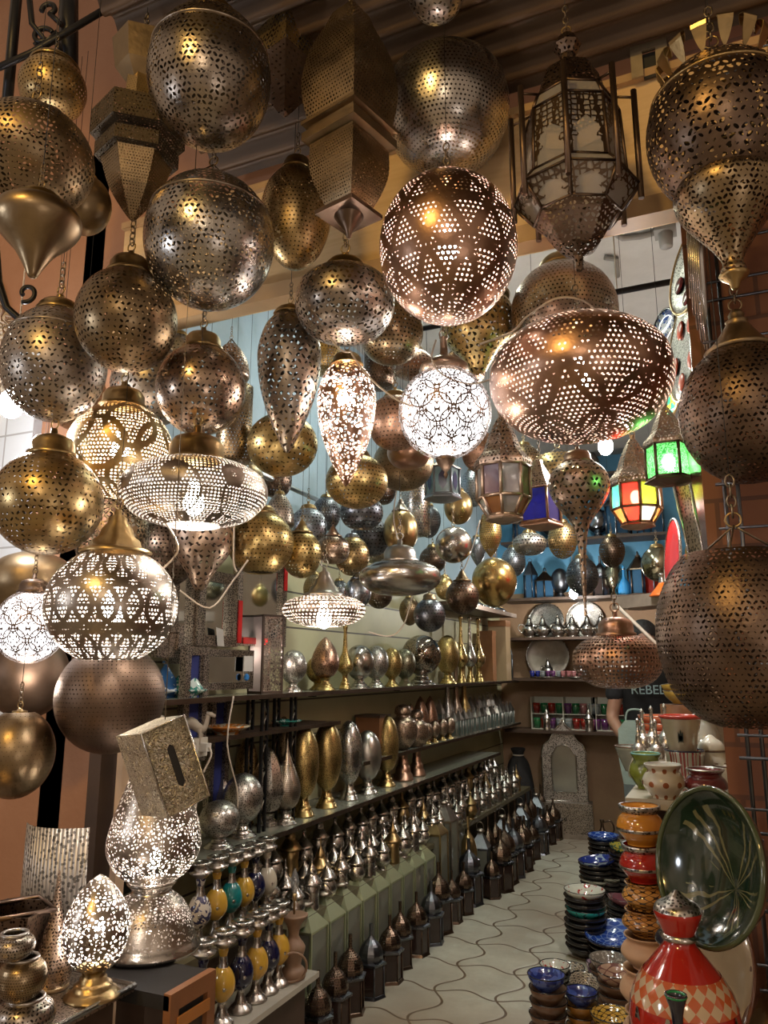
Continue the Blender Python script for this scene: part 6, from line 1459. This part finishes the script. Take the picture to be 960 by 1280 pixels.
bowl_stack(0,772,1208,fl(772,1208),74,12,7,[('wide black',BKB)]*4+[('wide cobalt blue',BLU)],'plate','of the blue-topped stack beside tall black stack','blue-topped plate stack',0,.18,cat_='plate')
bowl_stack(0,750,1125,fl(750,1125),48,10,5.5,[('black',BKB)]*3+[('pale star',GWH)]+[(b_,BKB)]*3+[('deep blue',BL2)],'plate','of the stack topped with crinkled deep blue','deep blue topped plate stack',0,.12,cat_='plate')
bowl_stack(0,765,1122,fl(765,1122)-.1,34,9,5.5,[('small black',BKB)]*4+[('small pale star',GWH)],'bowl','of the small stack before deep blue plates','small pale star topped stack',0)
bowl_stack(0,788,1128,fl(788,1128),46,10,5.5,[('dark',BKB)]*10+[('yellow green',LIM)],'plate','of the dark stack by the orange pot pile','yellow green topped plate stack',0,.12,cat_='plate')
bowl_stack(0,757,1088,fl(757,1088),40,9,5.5,[('dark rear',BKB)]*6+[('rear cobalt',BLU)],'plate','of the farthest aisle stack','farthest plate stack',0,cat_='plate')
bowl_stack(0,788,1168,fl(788,1168),56,11,6,[('smoky',BKB)]*5+[('plum',PUR)],'plate','of the plum-topped stack behind cobalt plates','plum topped plate stack',0,.15,cat_='plate')
bowl_stack(0,815,1225,fl(815,1225),50,20,9,[('dark green rimmed',BKB)]*3+[('star-painted',GWH)],'bowl','of the stack beside the peach pots','star-painted bowl stack',0)
bowl_stack(0,687,1305,fl(687,1305),48,20,15,[('brown',BNW)]*4+[('midnight blue',NVB)],'bowl','of the nearest left stack on floor','midnight blue topped stack',0)
bowl_stack(0,729,1300,fl(729,1300),42,17,13,[('amber',AMB)]*3+[('small midnight blue',NVB)],'bowl','of the amber stack in the floor cluster','amber bowl stack',0)
bowl_stack(0,768,1318,fl(768,1318),56,20,13,[('tan',PCH)]*2+[('yellow arch-painted',YPT)],'bowl','of the yellow stack at the bottom edge','yellow bowl stack',0)
bowl_stack(0,775,1275,fl(775,1275),52,20,12,[('brown peach',BNW)]*3+[('peach star-painted',PCH)],'bowl','of the peach stack right of lace bowls','peach bowl stack',0)
bowl_stack(0,764,1243,fl(764,1243),50,18,12,[('dim brown',BNW)]*2+[('speckled grey brown',glaze('speckled grey glaze',(.20,.16,.13),(.4,.35,.3),sc=60,th=.62))],'bowl','of the speckled stack behind peach stack','speckled bowl stack',0)
bowl_stack(0,729,1252,fl(729,1252),38,16,10,[('dark brown',BNW),('black lace painted',TAN)],'bowl','of the lace pair in the floor cluster','lace bowl pair',0,.35)
bowl_stack(0,694,1230,fl(694,1230),38,14,9,[('little dark',BKB),('white-lined black rimmed',WHP)],'bowl','of the low pair at the rear left of cluster','black rimmed bowl pair',0)
bowl_stack(0,712,1222,fl(712,1222),40,12,9,[('cream ring painted',TAN)],'bowl','lying flat behind the black rimmed pair',None,0)
bowl_stack(0,744,1225,fl(744,1225),22,22,9,[('tiny violet white',glaze('violet white glaze',(.4,.3,.38),(.12,.05,.12),sc=40))],'cup','between the ring bowl and speckled stack',None,0,cat_='cup')
bowl_stack(0,699,1322,fl(699,1322)-.15,26,18,9,[('small red floral',RDF)],'cup','at the very bottom edge of the picture',None,.12,cat_='cup'); 
tag(MB().lathe([(0,0),(.06,0),(.055,.118),(0,.118)],24,at(699,1322,fl(699,1322)-.15)*1 if False else (lambda c:(c.x,c.y,0))(at(699,1322,fl(699,1322)-.15))).build('upturned_pot',BNW),'brown upturned pot under the small red floral cup','pot')
# ---------------------------------------------------------------- right wall: hung plates, trays, rack
def wallplate(label,px,py,z,Rz,Ry,mat,rim,tiltz=0,inl=None,nm='wall_plate'):
    c=at(px,py,z); t=T(nm,label,'plate' if nm=='wall_plate' else 'mirror',c); t.rotation_euler=(0,math.radians(-90+tiltz),math.radians(inl or 0))
    k=z/960; R=Ry*k
    b=MB(); b.lathe([(0,-.012),(R*.6,-.01),(R,.006),(R*.98,.012),(R*.6,-.002),(0,-.004)],48); b.build('dish',mat,t)
    MB().torus((0,0,.009),R*.985,.006,None,48,6).build('rim',rim,t); return t,R
MOS=painted_pits('silver',140,.35,.2,.42)
for i,(px,py,z,r,ml,lb,tz) in enumerate(((866,336,2.5,58,MOS,'bone inlaid mirror plate with dark red ovals, high on the right wall',8),(856,440,2.75,62,MOS,'inlaid plate with orange border below the red oval plate',4))):
    t,R=wallplate(lb,px,py,z,0,r,ml,MM('brass',.3),tz,(27,18)[i])
    for k_,a in enumerate((.4,1.7,2.9,4.1,5.4)):
        MB().lathe([(0,.0),(R*.2,.0),(R*.17,.004),(0,.006)],20,(R*.62*math.cos(a),R*.62*math.sin(a),.004)).build('red_inlay',plain('dark red inlay',(.22,.02,.02),.2) if i==0 else plain('orange inlay',(.75,.10,.03),.3),t)
wallplate('blue and yellow painted plate hung beyond the wide copper lantern',832,412,3.3,0,26,glaze('blue white lattice glaze',(.6,.65,.7),(.03,.08,.3),sc=30,th=.52),BLKG,5,35)
wallplate('white plate with red tulip motif glaring near the bulb, right wall',845,448,3.1,0,44,glaze('white red glaze',(.8,.76,.7),(.6,.15,.05),sc=9,th=.62),MM('silver',.3),5,25)
wallplate('yellow rimmed plate partly behind the wide copper lantern edge',842,490,3.4,0,34,glaze('yellow lemon glaze',(.75,.55,.05),(.02,.3,.2),sc=8),MM('brass',.3),5,20)
wallplate('dark framed oval mirror with red inlay and beads, lower right wall',843,700,3.4,0,52,RED,MOS,4,14,'wall_mirror')
wallplate('lime yellow glazed plate on the right wall beside the bead mirror',866,690,3.0,0,22,glaze('lime glaze',(.45,.45,.10)),MM('brass',.3),6,16)
# stacked metal trays seen edge-on
for i in range(6):
    c=at(868+i*5.5,360+i*2,2.3-i*.03); t=T('round_tray',f'polished steel tray seen edge-on on right wall, {ORD[i]} from the left','tray',c,0,'edge-on steel trays on the right wall',(math.radians(6),math.radians(-90+2),math.radians(-4-i*1.5)))
    MB().lathe([(0,0),(.22,0),(.25,.012),(.247,.016),(.22,.004),(0,.004)],48).build('plate',MM('chrome',.18,bump=.05),t); MB().torus((0,0,.014),.249,.004,None,48,6).build('rim',MM('silver',.2),t)
# big brown leaning panel and carved strip
def panelq(label,corners,zs_,mat,nm,ct,th=.02,extra=None):
    P=[at(x,y,z) for (x,y),z in zip(corners,zs_)]; c=sum(P,Vector())/4; t=T(nm,label,ct,c)
    m=MB(); nrm=(P[1]-P[0]).cross(P[3]-P[0]).normalized()*th; b=0
    m.v=[p-c for p in P]+[p-c-nrm for p in P]; m.face([0,1,2,3],[(0,0),(1,0),(1,1),(0,1)]); m.face([7,6,5,4])
    for i in range(4): j=(i+1)%4; m.face([i,i+4,j+4,j][::1])
    m.build('panel',mat,t)
    for a,b_2,r,mt in (extra or []):
        MB().tube([P[a]-c,P[b_2]-c],r,6).build('edge_moulding',mt,t)
    return t
panelq('large dark red brown leather panel leaning behind the dark right globe',[(893,760),(925,745),(888,560),(858,566)],[2.2,1.95,2.1,2.35],plain('dark oxblood leather',(.09,.03,.02),.25,.3,8,0,.15),'leather_panel','panel')
panelq('carved silver framed strip sloping down behind green glass lantern',[(877,762),(893,757),(862,600),(842,604)],[2.5,2.4,2.5,2.6],painted_pits('agedsilver',90,.3,.2,.42),'carved_strip','frame',.02,[(0,3,.006,slv),(1,2,.006,slv)])
# wire rack on the right facade
t=T('wire_rack','black wire grid rack fixed to the brick wall at right edge','rack',(0.0,FY-.035,0))
m=MB(); Yk=-.06
for i,X in enumerate((.02,.05,.30,.60,.9)): m.tube([(X,Yk,.4),(X,Yk,3.1)],.005,5)
for z_ in [ .5+.16*i for i in range(17)]:
    m.tube([(.0,Yk-.006,z_),(.95,Yk-.006,z_)],.0042,5); m.tube([(.0,Yk-.006,z_+.05),(.95,Yk-.006,z_+.05)],.0035,5)
m.build('grid',MM('darksteel',.3),t)
m=MB(); m.box(-.005,.03,-.07,.02,2.9,2.93); m.box(-.005,.03,-.07,.02,.6,.63); m.build('bracket',IRON,t)
c=at(803,872,3) 
# ---------------------------------------------------------------- the person behind the hanging copper lantern
z=5.15; c=at(813,872,z); gx,gy=c.x,c.y
t=T('person','person in black t-shirt with pale lettering and light trousers holding pale green bag','person',(gx-.02,gy+.0,0),math.radians(12))
def skin(name,chain_pts,edges,radii,mat,parent,sub=2):
    me=bpy.data.meshes.new(name); me.from_pydata(chain_pts,edges,[]); o=bpy.data.objects.new(name,me); COL.objects.link(o); o.parent=parent
    md=o.modifiers.new('skin','SKIN'); md.use_smooth_shade=True
    for i,v in enumerate(me.skin_vertices[0].data if me.skin_vertices else []): pass
    if not me.skin_vertices:
        bpy.context.view_layer.update()
    for v,r in zip(me.skin_vertices[0].data,radii): v.radius=(r,r) if not isinstance(r,tuple) else r
    me.skin_vertices[0].data[0].use_root=True
    s=o.modifiers.new('sub','SUBSURF'); s.levels=sub; s.render_levels=sub; me.materials.append(mat); return o
SK=plain('warm skin',(.42,.22,.14),.5,.15,6); TEE=plain('black cotton',(.02,.02,.022),.85,.3,40); JN=plain('pale denim',(.35,.42,.44),.8,.2,30)
pts=[(0,0,.95),(0,0,1.12),(0,.01,1.30),(0,.01,1.45),(0,0,1.54),(0,-.01,1.60),(0,-.015,1.68),(0,-.01,1.77),
 (-.17,0,1.44),(-.24,-.02,1.17),(-.20,-.22,1.08),(-.17,-.30,1.08), (.17,0,1.44),(.27,.0,1.18),(.22,-.22,1.12),(.18,-.32,1.16),
 (-.10,0,.86),(-.11,-.01,.48),(-.11,.02,.08),(-.11,-.10,.03),(.10,0,.86),(.11,-.01,.48),(.11,.02,.08),(.11,-.10,.03)]
ed=[(0,1),(1,2),(2,3),(3,4),(4,5),(5,6),(6,7),(3,8),(8,9),(9,10),(10,11),(3,12),(12,13),(13,14),(14,15),(0,16),(16,17),(17,18),(18,19),(0,20),(20,21),(21,22),(22,23)]
rd=[(.15,.11),(.145,.10),(.16,.11),(.13,.09),.058,.06,(.078,.095),(.07,.085),.06,.045,.035,.028,.06,.045,.035,.028,.09,.06,.045,.04,.09,.06,.045,.04]
body=skin('body',pts,ed,rd,SK,t)
tee_=skin('tshirt',[(0,0,.96),(0,0,1.12),(0,.01,1.30),(0,.01,1.45),(-.18,0,1.45),(-.225,-.01,1.27),(.18,0,1.45),(.235,0,1.28)],[(0,1),(1,2),(2,3),(3,4),(4,5),(3,6),(6,7)],[(.165,.125),(.165,.12),(.18,.13),(.14,.10),.075,.066,.075,.066],TEE,t)
skin('trousers',[(0,0,.96),(-.10,0,.84),(-.11,-.01,.48),(-.11,.02,.1),(.10,0,.84),(.11,-.01,.48),(.11,.02,.1)],[(0,1),(1,2),(2,3),(0,4),(4,5),(5,6)],[(.155,.118),.10,.075,.065,.10,.075,.065],JN,t)
MB().lathe([(r*.098,1.73+zz*.10) for r,zz in sph(-.15,1,14)],24,(0,.012,0)).build('hair',plain('black hair',(.012,.01,.01),.6,.4,60,0,.8),t)
m=MB(); m.lathe([(r*.013,zz*.013) for r,zz in sph(-1,1,8)],12,(-.032,-.098,1.70)); m.lathe([(r*.013,zz*.013) for r,zz in sph(-1,1,8)],12,(.032,-.098,1.70)); m.build('eyes',plain('eye white',(.6,.6,.58),.2),t)
MB().tube([(0,-.10,1.70),(0,-.125,1.665),(0,-.105,1.655)],[.008,.014,.008],8).build('nose',SK,t); MB().tube([(-.022,-.098,1.625),(0,-.108,1.622),(.022,-.098,1.625)],.005,6).build('mouth',plain('lips',(.35,.12,.1),.5),t)
for s,hx,hy,hz_ in((-1,-.17,-.31,1.08),(1,.18,-.33,1.16)):
    m=MB(); 
    for f in range(4): m.tube([(hx+(f-1.5)*.017,hy,hz_),(hx+(f-1.5)*.019,hy-.055,hz_+.005),(hx+(f-1.5)*.018,hy-.085+.008*abs(f-1.5),hz_-.02)],[.010,.009,.007],6)
    m.tube([(hx-s*.03,hy+.02,hz_),(hx-s*.05,hy-.02,hz_+.005),(hx-s*.045,hy-.05,hz_)],[.011,.010,.008],6)
    m.build('fingers',SK,t)
def text(s,name,mat,parent,loc,size,rot,ext=.0008):
    cu_=bpy.data.curves.new(name,'FONT'); cu_.body=s; cu_.size=size; cu_.extrude=ext; cu_.align_x='CENTER'; o=bpy.data.objects.new(name,cu_); COL.objects.link(o); bpy.context.view_layer.update()
    me=bpy.data.meshes.new_from_object(o.evaluated_get(bpy.context.evaluated_depsgraph_get())); bpy.data.objects.remove(o); me.materials.clear(); me.materials.append(mat)
    o=bpy.data.objects.new(name,me); COL.objects.link(o); o.parent=parent; o.location=loc; o.rotation_euler=rot; return o
text('REBEL','chest_lettering',plain('pale blue print',(.45,.62,.66),.6),tee_,(-.01,-.15,1.335),.082,(PI/2,0,0),.004)
c=at(793,880,4.75); tb=T('carrier_bag','pale green plastic bag held low in front of the person','bag',(c.x,c.y,c.z-.47))
m=MB(); pr=[(-.085,0),(.085,0),(.105,.14),(.10,.32),(.06,.37),(-.06,.37),(-.10,.32),(-.105,.14)]; m.prism(pr,-.05,.05); o=m.build('sack',plain('pale green plastic',(.34,.44,.38),.4,.2,14,0,.6),tb)
m=MB(); m.tube(cat([(-.06,0,.36),(-.04,0,.43),(.04,0,.43),(.06,0,.36)],4),.006,6); m.build('handle',plain('pale green plastic',(.34,.44,.38)),tb)
# ---------------------------------------------------------------- light from the street and the sky
W=bpy.data.worlds.new('street dusk'); SC.world=W; W.use_nodes=True; nt=W.node_tree; nt.nodes.clear()
tc=nt.nodes.new('ShaderNodeTexCoord'); nz=nt.nodes.new('ShaderNodeTexNoise'); nz.inputs['Scale'].default_value=2.2; nz.inputs['Detail'].default_value=4
rp=nt.nodes.new('ShaderNodeValToRGB'); e=rp.color_ramp.elements; e[0].position=.38; e[0].color=(.13,.095,.07,1); e[1].position=.68; e[1].color=(.55,.40,.28,1)
bg=nt.nodes.new('ShaderNodeBackground'); bg.inputs[1].default_value=WORLD; o=nt.nodes.new('ShaderNodeOutputWorld')
nt.links.new(tc.outputs['Generated'],nz.inputs['Vector']); nt.links.new(nz.outputs['Fac'],rp.inputs['Fac']); nt.links.new(rp.outputs['Color'],bg.inputs['Color']); nt.links.new(bg.outputs[0],o.inputs[0])
def pl(loc,W,col,r,nm):
    return lamp(loc,W,col,r,None,nm)
pl((-1.0,-1.6,3.9),STREET,(1,.62,.18),.16,'street_lamp_light')
pl((.6,-2.6,3.0),STREET*.35,(1,.78,.55),.25,'street_glow_light')
pl((-3.2,-.8,2.0),STREET*.25,(.85,.9,1),.2,'cool_left_light')  # cool point light out of view at the front left
pl((1.6,-.6,1.2),STREET*.12,(1,.85,.75),.25,'street_glow_light')
for k,v in LABELS.items():
    if v>1: print('DUPLABEL',v,k)
for k in LABELS:
    n=len(k.split())
    if n<4 or n>16: print('LABELLEN',n,k)
SC.view_settings.view_transform='Standard'; SC.view_settings.look='None'; SC.view_settings.gamma=1; SC.view_settings.use_curve_mapping=False
SC.view_settings.exposure=EXPO
cy=SC.cycles; cy.use_denoising=True; cy.max_bounces=10; cy.transparent_max_bounces=24; cy.diffuse_bounces=3; cy.glossy_bounces=5; cy.sample_clamp_indirect=6; cy.sample_clamp_direct=0; cy.caustics_reflective=False; cy.caustics_refractive=False
print('OBJECTS',len(bpy.data.objects))
